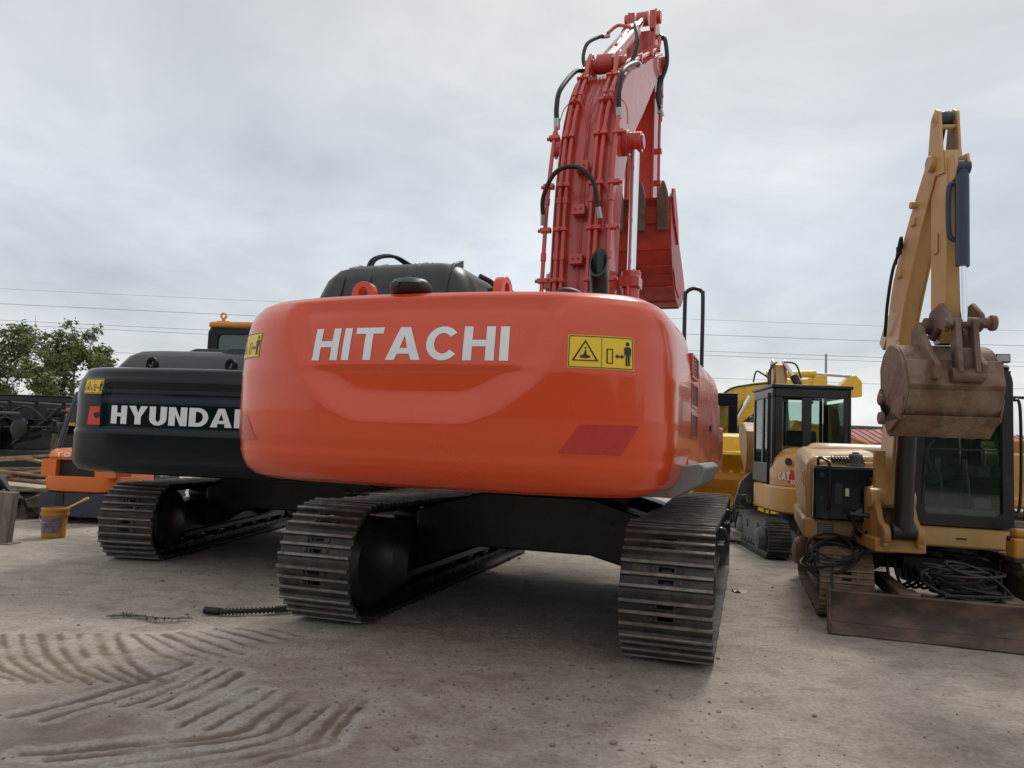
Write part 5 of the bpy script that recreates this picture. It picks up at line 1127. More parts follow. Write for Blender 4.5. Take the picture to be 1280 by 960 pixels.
# dismantled machine frame
lf = thing('machine_frame', 'long dismantled black machine frame with beams behind the timber heap on the left', 'machine frame', (-9.6, 14.6, 0), 8)
for z, y, h in ((1.9, -.35, .10), (1.9, .9, .10), (1.45, -.45, .12), (1.35, .9, .14)):
    mb = MB(); mb.box(-3.2, 1.7 - .25 * (z < 1.5), y - .06, y + .06, z - h / 2, z + h / 2); mb.box(-3.2, 1.7 - .25 * (z < 1.5), y - .11, y + .11, z + h / 2, z + h / 2 + .02); mb.build('beam', 'black_gloss', lf, bevel=.008)
mb = MB()
for i in range(9): x = -3 + .55 * i; mb.box(x, x + .08, -.3, .9, 1.5, 1.85); 
mb.box(-3.2, .4, -.2, .8, .95, 1.35); mb.box(-3.2, 1.4, -.5, .9, .45, .95); mb.box(-.2, .25, -.55, -.3, 1.0, 1.75)
mb.build('frame_body', 'black_matt', lf, bevel=.02)
mb = MB()
for i in range(12):
    x = -1.2 + .24 * i + random.uniform(-.1, .1); z = random.uniform(1.2, 1.8)
    mb.cyl((x, -.55 + random.uniform(-.1, .1), z), (x + random.uniform(-.02, .2), -.2, z + random.uniform(-.1, .1)), random.uniform(.05, .13), n=16)
mb.tube([(.1, -.6, 1.3), (.6, -.62, 1.55), (1.1, -.6, 1.35), (1.6, -.5, 1.8)], .03); mb.tube([(-.4, -.6, 1.7), (.2, -.62, 1.35), (.9, -.6, 1.75), (1.4, -.6, 1.5)], .025); mb.cyl((.2, -.62, 1.36), (1.5, -.62, 1.40), .022); mb.cyl((.75, -.62, 1.05), (1.15, -.62, 1.38), .025)
mb.lathe([(.12, 0), (.17, .02), (.17, .14), (.12, .16)], (.9, -.7, 1.35), (0, 1, 0), 24); mb.lathe([(.12, 0), (.16, .02), (.16, .14), (.12, .16)], (.2, -.7, 1.0), (0, 1, 0), 24)
mb.build('machinery', 'frame_black', lf, bevel=.006)
mb = MB(); mb.box(-2.7, -.35, -.56, -.52, 1.02, 1.3); mb.cyl((.3, -.66, 1.62), (.9, -.66, 1.62), .03); mb.build('cover_plate', 'dull_grey', lf)

# ================================================================== COILED HOSES, canister, things on the ground
def coil(name, c, rx, ry, n, r, seed, tilt, label, grp=None, spread=.06, tails=()):
    rr = random.Random(seed); mb = MB(); pts = []
    for i in range(n * 10):
        t = 2 * PI * i / 10; k = i / (n * 10); a = 1 + .22 * math.sin(k * 17 + seed) + rr.uniform(-.03, .03)
        p = Vector((rx * a * math.cos(t) + .05 * math.sin(k * 29), ry * a * math.sin(t) + .04 * math.cos(k * 23), spread * (.6 * math.sin(k * 41) + .8 * k) + rr.uniform(0, .008))); pts.append(Vector(c) + tilt @ p)
    mb.tube(pts + [Vector(t) for t in tails], r, n=7, res=4); o = mb.build(name, 'rubber'); return tag(o, label, 'hose', grp)
coil('coiled_hose', (2.96, 6.98, .50), .21, .17, 9, .0115, 3, Matrix.Rotation(R_(28), 3, 'X') @ Matrix.Rotation(R_(-22), 3, 'Y'), 'thin black hose tangled over the left track of the tan excavator', None, .15, tails=((2.85, 6.75, .5), (2.78, 6.58, .3), (2.85, 6.52, .12), (2.92, 6.40, .10)))
coil('coiled_hose', (3.78, 6.44, .37), .25, .16, 12, .013, 8, Matrix.Rotation(R_(12), 3, 'X'), 'thick coil of black hose resting behind the top edge of the rusty dozer blade', None, .17, tails=((4.05, 6.25, .40), (3.95, 6.14, .385), (3.5, 6.20, .37)))
cn = thing('canister', 'small yellow and black canister on the right-hand track of the tan excavator', 'canister', (4.25, 6.37, .635), 190)
mb = MB(); mb.prism(rrect(-.11, .11, -.09, .09, .03, 3), .03, .20, 'z'); mb.prism(rrect(-.09, .09, -.07, .07, .03, 3), .20, .27, 'z'); mb.build('shell', 'pail_yellow', cn, bevel=.02)
mb = MB(); mb.prism(rrect(-.115, .115, -.095, .095, .03, 3), 0, .035, 'z'); mb.cyl((.0, .085, .11), (.0, .10, .11), .035, n=16); mb.cyl((.125, 0, .19), (.10, 0, .19), .022); mb.build('base', 'black_matt', cn, bevel=.006)
# corrugated hose on the ground
mb = MB(); P0 = [Vector(p) for p in ((-2.36, 6.22, .028), (-2.24, 6.20, .026), (-2.05, 6.25, .028), (-1.84, 6.33, .03), (-1.72, 6.38, .034))]; mb.tube(P0[:4], .017, n=10, res=10)
o = mb; big = MB(); 
for i in range(30):
    t = i / 29 * (len(P0) - 1); k = min(int(t), len(P0) - 2); p = P0[k].lerp(P0[k + 1], t - k); d = (P0[k + 1] - P0[k]).normalized(); mb.cyl(p - d * .0065, p + d * .0065, .029, n=10)
tag(mb.build('corrugated_hose', 'rubber'), 'piece of black corrugated hose lying on the ground left of the orange excavator', 'hose')
mb = MB()
for i in range(90):
    a = random.uniform(0, 1); c = Vector((-3.0 + .62 * a, 5.98 + .05 * math.sin(a * 7) + random.uniform(-.04, .04), .015)); d = Vector((random.uniform(-1, 1), random.uniform(-.6, .6), random.uniform(0, .5))).normalized() * random.uniform(.02, .05); n_ = Vector((-d.y, d.x, 0)).normalized() * .006
    mb.add([c - d, c + n_, c + d, c - n_], [(0, 1, 2, 3)])
mb.tube([(-3.02, 5.97, .012), (-2.8, 6.0, .02), (-2.6, 5.95, .02), (-2.38, 6.0, .015)], .004, n=5)
tag(mb.build('fallen_twig', 'dry_weed'), 'wilted green twig lying on the dusty ground in front of the corrugated hose', 'twig')
mb = MB()
mb.grid([[(2.36 + .035 * i, 8.0 + .04 * j, .012 + .02 * math.sin(i * 1.7 + j)) for i in range(5)] for j in range(4)]); tag(mb.build('paper_scrap', 'cream_decal'), 'small pale scrap of paper on the ground to the right of the orange excavator', 'litter')
# rubble and weeds by the small excavator
mb = MB()
for i in range(7): lump(mb, (3.75 + random.uniform(-.35, .3), 12.5 + random.uniform(-.3, .5), random.uniform(.0, .22)), (random.uniform(.12, .22), .16, random.uniform(.07, .13)), 40 + i, 3)
tag(mb.build('rubble_heap', 'stone'), 'heap of broken concrete beside the small excavator', 'rubble', kind='stuff')
mb = MB()
for i in range(90):
    c = Vector((3.95 + random.gauss(0, .22), 12.6 + random.gauss(0, .2), .45 + random.uniform(0, .35))); d = Vector((random.uniform(-1, 1), random.uniform(-1, 1), random.uniform(-.3, 1))).normalized() * random.uniform(.05, .12); n_ = d.cross(Vector((random.random(), .3, 1))).normalized() * .025; mb.add([c - d, c + n_, c + d, c - n_], [(0, 1, 2, 3)])
tag(mb.build('weeds', 'weed'), 'green weeds growing on the broken concrete', 'weeds', kind='stuff')

# ================================================================== TREES
def tree(name, x, y, h, rad, seed, label, leafm='leaf', nleaf=9000, trunk_h=.3, lsz=.13, airy=.55, group=None):
    rr = random.Random(seed); t = thing(name, label, 'tree', (x, y, 0), 0, group)
    mb = MB(); tips = []
    def branch(p, d, L, r, lvl):
        n = 4; pts = [p]
        for i in range(n): d = (d + Vector((rr.uniform(-.25, .25), rr.uniform(-.25, .25), rr.uniform(-.05, .22)))).normalized(); p = p + d * (L / n); pts.append(p)
        mb.tube(pts, [r, r * .85, r * .7, r * .6, r * .5], n=6, res=1)
        if lvl >= 1: tips.extend(pts[2:])
        if lvl < 3:
            for k in range(rr.choice((3, 3, 4)) if lvl < 2 else 3):
                q = pts[rr.choice((2, 3, 4, 4))]; a = rr.uniform(0, 2 * PI); e = rr.uniform(.5, 1.0)
                branch(q, (d + Vector((math.cos(a) * e, math.sin(a) * e, rr.uniform(-.1, .45)))).normalized(), L * rr.uniform(.6, .8), r * .5, lvl + 1)
    branch(Vector((0, 0, -.1)), Vector((rr.uniform(-.1, .1), 0, 1)), h * trunk_h * 1.25, h * .02, 0)
    if rr.random() < .8: branch(Vector((.15, 0, -.1)), Vector((.25, 0, 1)), h * trunk_h * 1.2, h * .015, 0)
    mx = max(p.z for p in tips); sc = h / (mx + .3)
    rx = max(abs(p.x) for p in tips)
    k = rad / max(rx, .1)
    V = np.array(mb.v); V[:, 2] *= sc; V[:, 0] *= k; V[:, 1] *= k; mb.v = [tuple(v) for v in V]
    tips = [Vector((p.x * k, p.y * k, p.z * sc)) for p in tips]
    mb.build('trunk', 'bark', t)
    mb = MB(); tips2 = [p for p in tips if p.z > h * .30]; rr.shuffle(tips2); tips2 = tips2[:max(30, int(len(tips2) * .5))]
    vs = []; fs = []
    for i in range(nleaf):
        p = rr.choice(tips2); s = rad * .065 * (1 + airy)
        c = p + Vector((rr.gauss(0, s), rr.gauss(0, s), rr.gauss(0, s * .75)))
        d = Vector((rr.gauss(0, 1), rr.gauss(0, 1), rr.gauss(0, .6))).normalized(); e = d.orthogonal().normalized(); e.rotate(Matrix.Rotation(rr.uniform(0, 6.28), 3, d)); L = lsz * rr.uniform(.6, 1.3)
        o = len(vs); vs += [c - d * L, c + e * L * .42, c + d * L, c - e * L * .42]; fs.append((o, o + 1, o + 2, o + 3))
    mb.add(vs, fs); mb.build('crown', leafm, t)
    return t
tree('broadleaf_tree', -26.4, 40, 6.9, 3.0, 11, 'airy green tree at the left edge, its crown cut by the frame', nleaf=12000, lsz=.115, airy=.3)
tree('broadleaf_tree', -23.3, 39, 7.3, 2.0, 5, 'taller airy green tree rising behind the stored machinery, next to the dark excavator', nleaf=11000, lsz=.115, airy=.3)
tree('bushy_tree', -21.0, 44, 4.4, 1.6, 9, 'low dark bushy tree under the crown of the taller tree on the left', 'leaf_dark', 7000, .2, .12)
tree('bushy_tree', 13.2, 46, 4.0, 2.6, 21, 'dark green tree seen under the boom of the far yellow excavator', 'leaf_dark', 9000, .2, .13)
tree('bushy_tree', -30.0, 52, 4.2, 3.5, 23, 'dark bushy tree low at the left edge behind the tall trees', 'leaf_dark', 7000, .2, .14)
# far hedge line
rr = random.Random(3); mb = MB(); vs = []; fs = []
for i in range(26000):
    a = rr.uniform(-75, 75); z = max(0, rr.uniform(0, 1.9 + .7 * math.sin(a * .21) + .5 * math.sin(a * .63 + 1))); c = Vector((a, 88 + rr.gauss(0, 2), z)); d = Vector((rr.gauss(0, 1), rr.gauss(0, 1), rr.gauss(0, 1))).normalized(); e = d.orthogonal().normalized(); L = rr.uniform(.15, .35)
    o = len(vs); vs += [c - d * L, c + e * L * .6, c + d * L, c - e * L * .6]; fs.append((o, o + 1, o + 2, o + 3))
mb.add(vs, fs); tag(mb.build('hedgerow', 'leaf_dark'), 'dark green belt of bushes along the far side of the yard', 'hedge', kind='stuff')

rr = random.Random(13); mb = MB(); rows = []  # added tree belt behind the camera, unseen; gives glossy counterweights something dark to reflect
for j in range(14):
    rows.append([(70 - 140 * i / 90, -24 - 2.5 * math.sin(PI * j / 13) + rr.uniform(-.3, .3), (5.0 + .9 * math.sin(i * .31) + .5 * math.sin(i * .83 + 2) + rr.uniform(-.2, .2)) * math.sin(PI * .5 * j / 13)) for i in range(91)])
mb.grid(rows, flip=True); vs = []; fs = []
for i in range(9000):
    x = rr.uniform(-60, 60); u = (70 - x) / 140 * 90; c = Vector((x, -24 - rr.uniform(0, 2.5), (5.2 + .9 * math.sin(u * .31) + .5 * math.sin(u * .83 + 2)) * rr.random() ** .4)); d = Vector((rr.gauss(0, 1), rr.gauss(0, 1), rr.gauss(0, 1))).normalized(); e = d.orthogonal().normalized(); L = rr.uniform(.2, .4)
    o = len(vs); vs += [c - d * L, c + e * L * .6, c + d * L, c - e * L * .6]; fs.append((o, o + 1, o + 2, o + 3))
mb.add(vs, fs); tag(mb.build('hedgerow', 'leaf_dark'), 'unseen belt of trees added behind the viewer for dark reflections in the paint', 'hedge', kind='stuff')
# ================================================================== FAR YELLOW MACHINES (left), red-roofed shed, poles and wires
def far_machine(x, y, yaw, s, label):
    t = thing('excavator', label, 'excavator', (x, y, 0), yaw, 'yellow excavators parked far behind the trees')
    t.scale = (s, s, s)
    mb = MB()
    for sx in (-1, 1): mb.prism(rrect(-2, 2, 0, .9, .42, 4), sx * .9, sx * 1.4, 'x')
    mb.build('track', 'black_matt', t)
    mb = MB(); mb.box(-1.3, 1.3, -2.2, 1.3, 1.0, 2.0); mb.build('body', 'cat_yellow', t, bevel=.1)
    mb = MB(); mb.box(-1.3, -.4, .2, 1.6, 1.2, 2.7); mb.build('cab', 'tan_paint', t, bevel=.08)
    mb = MB(); mb.prism([(.5, 1.6), (1.6, 2.6), (3.2, 2.9), (4.8, 2.0), (4.6, 1.8), (3.1, 2.4), (1.8, 2.1), (.9, 1.4)], -.2, .25, 'x'); mb.prism([(4.9, 2.2), (4.6, 2.2), (4.2, .6), (4.4, .5)], -.18, .2, 'x'); mb.build('boom', 'cat_yellow', t, bevel=.04)
    return t
far_machine(-28.6, 50, 80, .9, 'small yellow excavator far off behind the trees, the leftmost of the two')
far_machine(-23.2, 52, 95, .95, 'small yellow excavator far off behind the trees, nearer to the dark excavator')
sd = thing('shed', 'long shed with a red metal roof in the far background on the right', 'shed', (24.5, 48, 0), 4)
mb = MB(); mb.box(-5, 9, -3, 3, 0, 2.3); mb.build('wall', 'wall_grey', sd)
mb = MB(); mb.prism([(-3.5, 2.15), (0, 3.0), (3.5, 2.15), (3.5, 2.27), (0, 3.12), (-3.5, 2.27)], -5.3, 9.3, 'x')
for i in range(30): mb.prism([(-3.5, 2.28), (0, 3.13), (0, 3.17), (-3.5, 2.32)], -5.2 + i * .48, -5.12 + i * .48, 'x')
mb.build('roof', 'roof_red', sd)
sd2 = thing('shed', 'flat grey-roofed shed standing behind the red-roofed one', 'shed', (24, 58, 0), 0)
mb = MB(); mb.box(-7, 2, -3, 3, 0, 3.4); mb.build('wall', 'wall_grey', sd2); mb = MB(); mb.box(-7.5, 2.5, -3.6, 3.6, 3.4, 3.6); mb.build('roof', 'dull_grey', sd2)
ll = thing('loader', 'yellow loader with a sloping arm between the small excavator and the red-roofed shed', 'loader', (8.3, 19.5, 0), 0)
mb = MB(); mb.prism([(-1.2, 2.25), (-.6, 2.15), (1.6, 1.45), (1.6, .8), (.8, .7), (-1.6, 1.5)], -.3, .3, 'y'); mb.prism([(-1.2, 2.29), (-.6, 2.19), (1.6, 1.49), (1.6, 1.42), (-.6, 2.12), (-1.2, 2.22)], -.36, .36, 'y'); mb.build('arm', 'cat_yellow', ll, bevel=.02, fixn=True)
mb = MB(); mb.box(-1.6, 1.9, -.7, .7, 0, .8); mb.build('base', 'black_matt', ll, bevel=.05)
pz = 60
for x, hh, lab in ((24.6, 9.35, 'slim grey utility pole rising behind the cab of the small excavator'),):
    t = thing('utility_pole', lab, 'pole', (x, pz, 0)); mb = MB(); mb.cyl((0, 0, 0), (0, 0, hh), .13, .09, n=12); mb.build('shaft', 'concrete', t)
for x in (-62, 78):
    t = thing('utility_pole', 'utility pole carrying the wires beyond the ' + ('left' if x < 0 else 'right') + ' side of the yard', 'pole', (x, pz, 0)); mb = MB(); mb.cyl((0, 0, 0), (0, 0, 12.5), .16, .11, n=12); mb.build('shaft', 'concrete', t)
    mb = MB()
    for z in (12.2, 11.0, 9.7, 8.0): mb.box(-.08, .08, -.9, .9, z, z + .1)
    mb.build('crossarm', 'concrete', t)
for i, (h0, dy, r, lab) in enumerate(((11.75, .3, .009, 'topmost'), (10.5, 0, .016, 'second from the top'), (9.15, -.4, .014, 'upper one of the close middle pair'), (8.92, .4, .014, 'lower one of the close middle pair'), (7.1, 0, .013, 'lowest'))):
    mb = MB(); mb.tube([(x, pz + dy, h0 + .55 * ((x - 8) / 70) ** 2) for x in np.linspace(-62, 78, 25)], r, n=5, res=1)
    tag(mb.build('power_line', 'wire_black'), 'overhead wire crossing behind the machines, ' + lab, 'wire', 'overhead wires across the yard')

# ================================================================== GROUND
def vnoise(x, y, sc, seed):
    x = x * sc; y = y * sc; xi = np.floor(x).astype(np.int64); yi = np.floor(y).astype(np.int64); fx = x - xi; fy = y - yi; fx = fx * fx * (3 - 2 * fx); fy = fy * fy * (3 - 2 * fy)
    def h(a, b):
        n = (a * 374761393 + b * 668265263 + seed * 974711) & 0x7fffffff; n = ((n ^ (n >> 13)) * 1274126177) & 0x7fffffff; return ((n ^ (n >> 16)) & 0xffff) / 65535.0
    return (h(xi, yi) * (1 - fx) + h(xi + 1, yi) * fx) * (1 - fy) + (h(xi, yi + 1) * (1 - fx) + h(xi + 1, yi + 1) * fx) * fy
def axis(lo, hi, step, far, g=1.16):
    a = list(np.arange(lo, hi, step)); s = step
    while a[-1] < far: s *= g; a.append(a[-1] + s)
    s = step
    while a[0] > -far: s *= g; a.insert(0, a[0] - s)
    return np.array(a)
ax_ = axis(-4.6, 2.0, .018, 700); ay_ = np.array([v for v in axis(1.9, 7.0, .018, 900) if v > -60])
GX, GY = np.meshgrid(ax_, ay_)
def trail(path, w, pitch, skew, depth, seed, amp=.05):
    P = np.array(cr([(a, b, 0) for a, b in path], 8))[:, :2]; best = np.full(GX.shape, 1e9); S = np.zeros(GX.shape); Wd = np.zeros(GX.shape); s0 = 0
    for i in range(len(P) - 1):
        a, b = P[i], P[i + 1]; L = math.hypot(*(b - a)); d = (b - a) / L
        rx, ry = GX - a[0], GY - a[1]; t = np.clip(rx * d[0] + ry * d[1], 0, L); qx, qy = rx - d[0] * t, ry - d[1] * t; dist = np.hypot(qx, qy); m = dist < best
        best = np.where(m, dist, best); S = np.where(m, s0 + t, S); Wd = np.where(m, rx * (-d[1]) + ry * d[0], Wd); s0 += L
    wob = (vnoise(GX, GY, 2.2, seed) - .5) * amp * 2 + (vnoise(GX, GY, 7, seed + 1) - .5) * amp * .5
    aw = np.abs(Wd + .02 * np.sin(S * 5)); ph = (S + skew * (aw + 1.3 * aw * aw) + wob + .05 * (vnoise(GX, GY, .9, seed + 9) - .5)) / pitch + .5 * (Wd > 0)
    tri = np.abs((ph % 1) - .5) * 2
    jit = (vnoise(GX, GY, 9, seed + 7) - .5) * .30 + (vnoise(GX, GY, 26, seed + 8) - .5) * .22; lug = np.clip((tri - .40 + jit) / .13, 0, 1)
    edge = np.clip((w - best + (vnoise(GX, GY, 5, seed + 2) - .5) * .12) / .07, 0, 1)
    fade = np.clip(vnoise(GX, GY, 1.6, seed + 3) * 3.6 - .6 + (vnoise(GX, GY, 8, seed + 4) - .5) * .8, 0, 1) * np.clip(S / .3, 0, 1) * np.clip((s0 - S) / .5, 0, 1)
    return lug, edge * fade * depth
Z = (vnoise(GX, GY, .35, 1) - .5) * .03 + (vnoise(GX, GY, 1.3, 2) - .5) * .012
near = np.exp(-((GX + .5) ** 2 + (GY - 4) ** 2) / 60)
Z += near * ((vnoise(GX, GY, 5, 3) - .5) * .010 + (vnoise(GX, GY, 14, 4) - .5) * .007 + (vnoise(GX, GY, 30, 5) - .5) * .006)
pale = np.zeros(GX.shape); brown = np.zeros(GX.shape)
GROOVES = [[(-3.69, 5.4), (-3.36, 4.98), (-3.02, 4.65), (-2.74, 4.46)], [(-3.57, 5.42), (-3.25, 5.0), (-2.92, 4.66), (-2.64, 4.47)], [(-3.45, 5.44), (-3.14, 5.01), (-2.81, 4.68), (-2.54, 4.48)], [(-3.33, 5.46), (-3.03, 5.03), (-2.71, 4.69), (-2.44, 4.49)], [(-3.21, 5.48), (-2.91, 5.05), (-2.6, 4.7), (-2.34, 4.51)], [(-3.09, 5.49), (-2.8, 5.06), (-2.5, 4.72), (-2.23, 4.52)], [(-2.97, 5.51), (-2.69, 5.08), (-2.39, 4.73), (-2.13, 4.53)], [(-2.84, 5.53), (-2.57, 5.1), (-2.28, 4.75), (-2.03, 4.55)], [(-2.72, 5.55), (-2.45, 5.11), (-2.17, 4.76), (-1.92, 4.56)], [(-2.62, 5.57), (-2.27, 5.17), (-1.96, 4.94)], [(-2.52, 5.59), (-2.16, 5.23), (-1.86, 5.01)], [(-2.41, 5.6), (-2.08, 5.3), (-1.79, 5.09)], [(-2.32, 5.66), (-1.99, 5.4), (-1.69, 5.18)], [(-2.2, 5.72), (-1.89, 5.5), (-1.61, 5.29)], [(-2.1, 5.8), (-1.79, 5.59), (-1.53, 5.43)], [(-1.98, 5.85), (-1.73, 5.71), (-1.48, 5.55)], [(-1.85, 5.91), (-1.64, 5.8), (-1.43, 5.67)], [(-1.95, 4.91), (-2.09, 4.49), (-2.28, 4.11), (-2.4, 3.93)], [(-1.86, 4.86), (-1.96, 4.45), (-2.13, 4.1), (-2.23, 3.9)], [(-1.77, 4.83), (-1.84, 4.44), (-1.96, 4.13)], [(-1.66, 4.85), (-1.75, 4.42), (-1.83, 4.13)], [(-1.58, 4.78), (-1.62, 4.4), (-1.71, 4.13)], [(-1.39, 4.5), (-1.49, 4.15), (-1.55, 3.88)], [(-1.27, 4.47), (-1.35, 4.13), (-1.41, 3.85)], [(-1.15, 4.45), (-1.22, 4.08), (-1.28, 3.83), (-1.72, 3.62), (-2.08, 3.49)], [(-1.02, 4.4), (-1.1, 4.02), (-1.16, 3.82), (-1.51, 3.63), (-1.94, 3.45)], [(-0.91, 4.31), (-0.98, 3.98), (-1.04, 3.8), (-1.25, 3.62), (-1.63, 3.44)], [(-0.83, 4.32), (-0.87, 3.88), (-0.94, 3.7), (-1.29, 3.46)], [(-0.75, 4.33), (-0.79, 3.94), (-0.81, 3.74), (-1.06, 3.49)], [(-1.56, 4.74), (-1.6, 4.58), (-1.63, 4.3)]]
gd = np.full(GX.shape, 9.0); gs = np.full(GX.shape, 9.0)
wx = GX + (vnoise(GX, GY, 4, 81) - .5) * .02 + (vnoise(GX, GY, 30, 83) - .5) * .012; wy = GY + (vnoise(GX, GY, 4, 82) - .5) * .02 + (vnoise(GX, GY, 30, 84) - .5) * .012
win = (GX > -6) & (GX < 2) & (GY > 1.5) & (GY < 7)
jj = np.where(win.any(1))[0]; ii = np.where(win.any(0))[0]; sl_ = (slice(jj[0], jj[-1] + 1), slice(ii[0], ii[-1] + 1)); wx, wy = wx[sl_], wy[sl_]; g0 = gd[sl_]
for gi, g in enumerate(GROOVES):
    P = np.array(cr([(a, b, 0) for a, b in g], 5))[:, :2]; wd_ = .7 + .6 * ((gi * 37) % 10) / 10
    for i in range(len(P) - 1):
        a, b = P[i], P[i + 1]; L = math.hypot(*(b - a)); d = (b - a) / L; rx, ry = wx - a[0], wy - a[1]; t = np.clip(rx * d[0] + ry * d[1], 0, L); g0 = np.minimum(g0, np.hypot(rx - d[0] * t, ry - d[1] * t) / wd_)
gd[sl_] = g0
pres = np.clip(vnoise(GX, GY, 3.2, 85) * 2.4 - .1 + (vnoise(GX, GY, 14, 86) - .5) * .9, 0, 1)
gr = np.clip((.026 - gd) / .009, 0, 1) * pres; slab = np.clip((.10 - gd) / .03, 0, 1) * (1 - np.clip((.036 - gd) / .014, 0, 1)) * np.clip(vnoise(GX, GY, 2.0, 87) * 2.6 - .7 + (vnoise(GX, GY, 12, 88) - .5) * 1.2, 0, 1)
Z += slab * .0015 - gr * .008; pale = slab * .6; brown = gr
pb = np.exp(-(((GX + 1.5) / 1.5) ** 2 + ((GY - 3.7) / 1.0) ** 2)) * np.clip(vnoise(GX, GY, 2.5, 71) * .7 + vnoise(GX, GY, 9, 72) * .5 - .25, 0, .7); brown = np.maximum(brown, pb * (1 - pale))
flat = np.exp(-((np.abs(GX) / 200) ** 4)); Z = Z * np.where(np.hypot(GX, GY) > 60, .0, 1)
nx_, ny_ = len(ax_), len(ay_)
me = bpy.data.meshes.new('ground'); V = np.stack([GX, GY, Z], -1).reshape(-1, 3)
idx = np.arange(nx_ * ny_).reshape(ny_, nx_); F = np.stack([idx[:-1, :-1], idx[:-1, 1:], idx[1:, 1:], idx[1:, :-1]], -1).reshape(-1, 4)
me.vertices.add(len(V)); me.vertices.foreach_set('co', V.ravel().astype(np.float32)); me.loops.add(F.size); me.loops.foreach_set('vertex_index', F.ravel().astype(np.int32)); me.polygons.add(len(F)); me.polygons.foreach_set('loop_start', (np.arange(len(F)) * 4).astype(np.int32)); me.polygons.foreach_set('loop_total', np.full(len(F), 4, np.int32)); me.polygons.foreach_set('use_smooth', np.ones(len(F), bool)); me.update(); me.validate()
ca = me.color_attributes.new('soil', 'FLOAT_COLOR', 'POINT'); cc = np.zeros((len(V), 4), np.float32); cc[:, 0] = pale.ravel(); cc[:, 1] = brown.ravel(); cc[:, 3] = 1; ca.data.foreach_set('color', cc.ravel())
go = bpy.data.objects.new('ground', me); COL.objects.link(go); tag(go, kind='structure', label='dusty grey-brown ground of the yard with tyre tread marks', cat='ground')
m, nt, b = nodes_of('ground_dust'); tc = N(nt, 'ShaderNodeTexCoord').outputs['Object']
n1 = noise(nt, .45, 6, .6, tc); n2 = noise(nt, 3.2, 8, .65, tc, .6); n3 = noise(nt, 38, 6, .7, tc); n4 = noise(nt, 1.6, 7, .6, tc, 1.2, stretch=(1, 2.6, 1)); n5 = noise(nt, 9, 8, .7, tc, .4)
c = ramp(nt, n1.outputs['Fac'], [(.3, (.47, .405, .335)), (.7, (.57, .50, .425))]).outputs[0]
c = mixc(nt, ramp(nt, n2.outputs['Fac'], [(.44, 0), (.66, .75)]).outputs[0], c, (.34, .28, .215))
c = mixc(nt, ramp(nt, n4.outputs['Fac'], [(.50, 0), (.68, .7)]).outputs[0], c, (.60, .545, .475))
c = mixc(nt, ramp(nt, n5.outputs['Fac'], [(.58, 0), (.70, .6)]).outputs[0], c, (.18, .15, .12))
at_ = N(nt, 'ShaderNodeAttribute', attribute_name='soil'); sp_ = N(nt, 'ShaderNodeSeparateColor'); nt.links.new(at_.outputs['Color'], sp_.inputs[0])
def mul(a, k): q = N(nt, 'ShaderNodeMath', operation='MULTIPLY'); nt.links.new(a, q.inputs[0]); q.inputs[1].default_value = k; return q.outputs[0]
c = mixc(nt, mul(sp_.outputs[0], .85), c, (.66, .63, .585)); c = mixc(nt, mul(sp_.outputs[1], .9), c, (.20, .145, .098))
c = mixc(nt, ramp(nt, n3.outputs['Fac'], [(.42, 0), (.70, .55)]).outputs[0], c, (.17, .145, .12))
nt.links.new(c, b.inputs['Base Color']); b.inputs['Roughness'].default_value = .92; b.inputs['Specular IOR Level'].default_value = .25
bp = N(nt, 'ShaderNodeBump'); bp.inputs['Strength'].default_value = 1.0; bp.inputs['Distance'].default_value = .02
nb = noise(nt, 55, 8, .72, tc); nb2 = noise(nt, 11, 6, .6, tc, .5); ad = N(nt, 'ShaderNodeMath', operation='ADD'); nt.links.new(nb.outputs['Fac'], ad.inputs[0]); nt.links.new(nb2.outputs['Fac'], ad.inputs[1]); nt.links.new(ad.outputs[0], bp.inputs['Height']); nt.links.new(bp.outputs[0], b.inputs['Normal'])
me.materials.append(m)
# scattered stones and clods
def gz(x, y): return 0.0
mb = MB(); rr = random.Random(99)
ico = bmesh.new(); bmesh.ops.create_icosphere(ico, subdivisions=1, radius=1); iv = [v.co.copy() for v in ico.verts]; ico.verts.index_update(); jf = [tuple(v.index for v in f.verts) for f in ico.faces]; ico.free()
for i in range(1500):
    cl = rr.random()
    if cl < .45: x, y = rr.gauss(.0, .8), rr.gauss(4.7, .8)
    else: x, y = rr.uniform(-6.5, 5), rr.uniform(2.3, 11)
    s = min(.022, .003 + rr.expovariate(1) * .0034); k = [rr.uniform(.6, 1.3) for _ in range(12)]
    jx = np.searchsorted(ax_, x); jy = np.searchsorted(ay_, y); z = Z[min(jy, ny_ - 1), min(jx, nx_ - 1)]
    mb.add([(x + v.x * s * k[j % 12], y + v.y * s * k[(j + 3) % 12], z + s * .25 + v.z * s * .7 * k[(j + 5) % 12]) for j, v in enumerate(iv)], jf)
tag(mb.build('gravel', 'mud', angle=20), 'loose pebbles and clods scattered over the ground', 'gravel', kind='stuff')

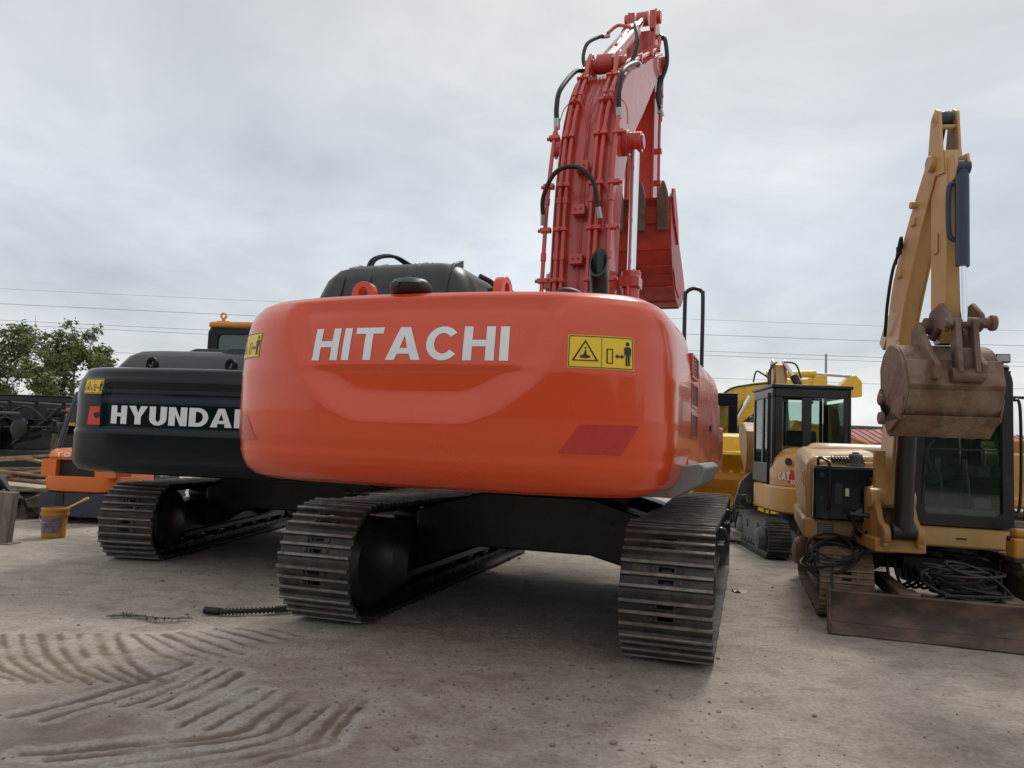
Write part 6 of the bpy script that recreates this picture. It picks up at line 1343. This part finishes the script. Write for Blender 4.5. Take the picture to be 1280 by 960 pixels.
# ================================================================== SKY AND LIGHT
w = bpy.data.worlds.new('World'); SC.world = w; w.use_nodes = True; nt = w.node_tree
bg = nt.nodes['Background']; bg.inputs['Strength'].default_value = .1
SUN_EL, SUN_AZ = 52, 25   # azimuth from +Y towards +X
sky = N(nt, 'ShaderNodeTexSky', sky_type='NISHITA'); sky.sun_disc = False; sky.sun_elevation = R_(SUN_EL); sky.sun_rotation = R_(SUN_AZ)
tc = N(nt, 'ShaderNodeTexCoord').outputs['Generated']
sx = N(nt, 'ShaderNodeSeparateXYZ'); nt.links.new(tc, sx.inputs[0])
def M_(op, a, b=None, clamp=False):
    q = N(nt, 'ShaderNodeMath', operation=op, use_clamp=clamp)
    for i, v in enumerate((a, b)):
        if v is None: continue
        if isinstance(v, (int, float)): q.inputs[i].default_value = v
        else: nt.links.new(v, q.inputs[i])
    return q.outputs[0]
den = M_('ADD', M_('MAXIMUM', sx.outputs[2], 0.0), .16)
cx_, cy_ = M_('DIVIDE', sx.outputs[0], den), M_('DIVIDE', sx.outputs[1], den)
cmb = N(nt, 'ShaderNodeCombineXYZ'); nt.links.new(cx_, cmb.inputs[0]); nt.links.new(cy_, cmb.inputs[1])
a1 = noise(nt, .75, 7, .55, cmb.outputs[0], .5, stretch=(1.0, .7, 1)); a2 = noise(nt, .28, 4, .5, cmb.outputs[0], .3); a3 = noise(nt, 2.2, 8, .6, cmb.outputs[0], .4)
den2 = M_('ADD', M_('MULTIPLY', a1.outputs['Fac'], .55), M_('ADD', M_('MULTIPLY', a2.outputs['Fac'], .35), M_('MULTIPLY', a3.outputs['Fac'], .10)))
cr1 = ramp(nt, den2, [(.37, (4.75, 5.05, 5.35)), (.475, (6.2, 6.45, 6.65)), (.58, (8.3, 8.4, 8.4))])
hz = ramp(nt, sx.outputs[2], [(.0, (1.10, 1.07, 1.0)), (.10, (1.02, 1.03, 1.03)), (.22, (.93, .97, 1.02)), (.5, (1.0, 1.0, 1.0))])
cl = mixc(nt, 1.0, cr1.outputs[0], hz.outputs[0], 'MULTIPLY')
cov = ramp(nt, a3.outputs['Fac'], [(.30, .80), (.42, .97)]).outputs[0]
fin = mixc(nt, cov, sky.outputs[0], cl); nt.links.new(fin, bg.inputs['Color'])
sl = bpy.data.lights.new('sun', 'SUN'); sl.energy = 1.5; sl.angle = R_(14); sl.color = (1, .96, .9)
so = bpy.data.objects.new('sun', sl); COL.objects.link(so)
d = Vector((math.sin(R_(SUN_AZ)) * math.cos(R_(SUN_EL)), math.cos(R_(SUN_AZ)) * math.cos(R_(SUN_EL)), math.sin(R_(SUN_EL))))
so.rotation_euler = d.to_track_quat('Z', 'Y').to_euler(); so.location = d * 40
SC.view_settings.view_transform = 'Standard'; SC.view_settings.look = 'None'; SC.view_settings.gamma = 1; SC.view_settings.exposure = .18; SC.view_settings.use_curve_mapping = False
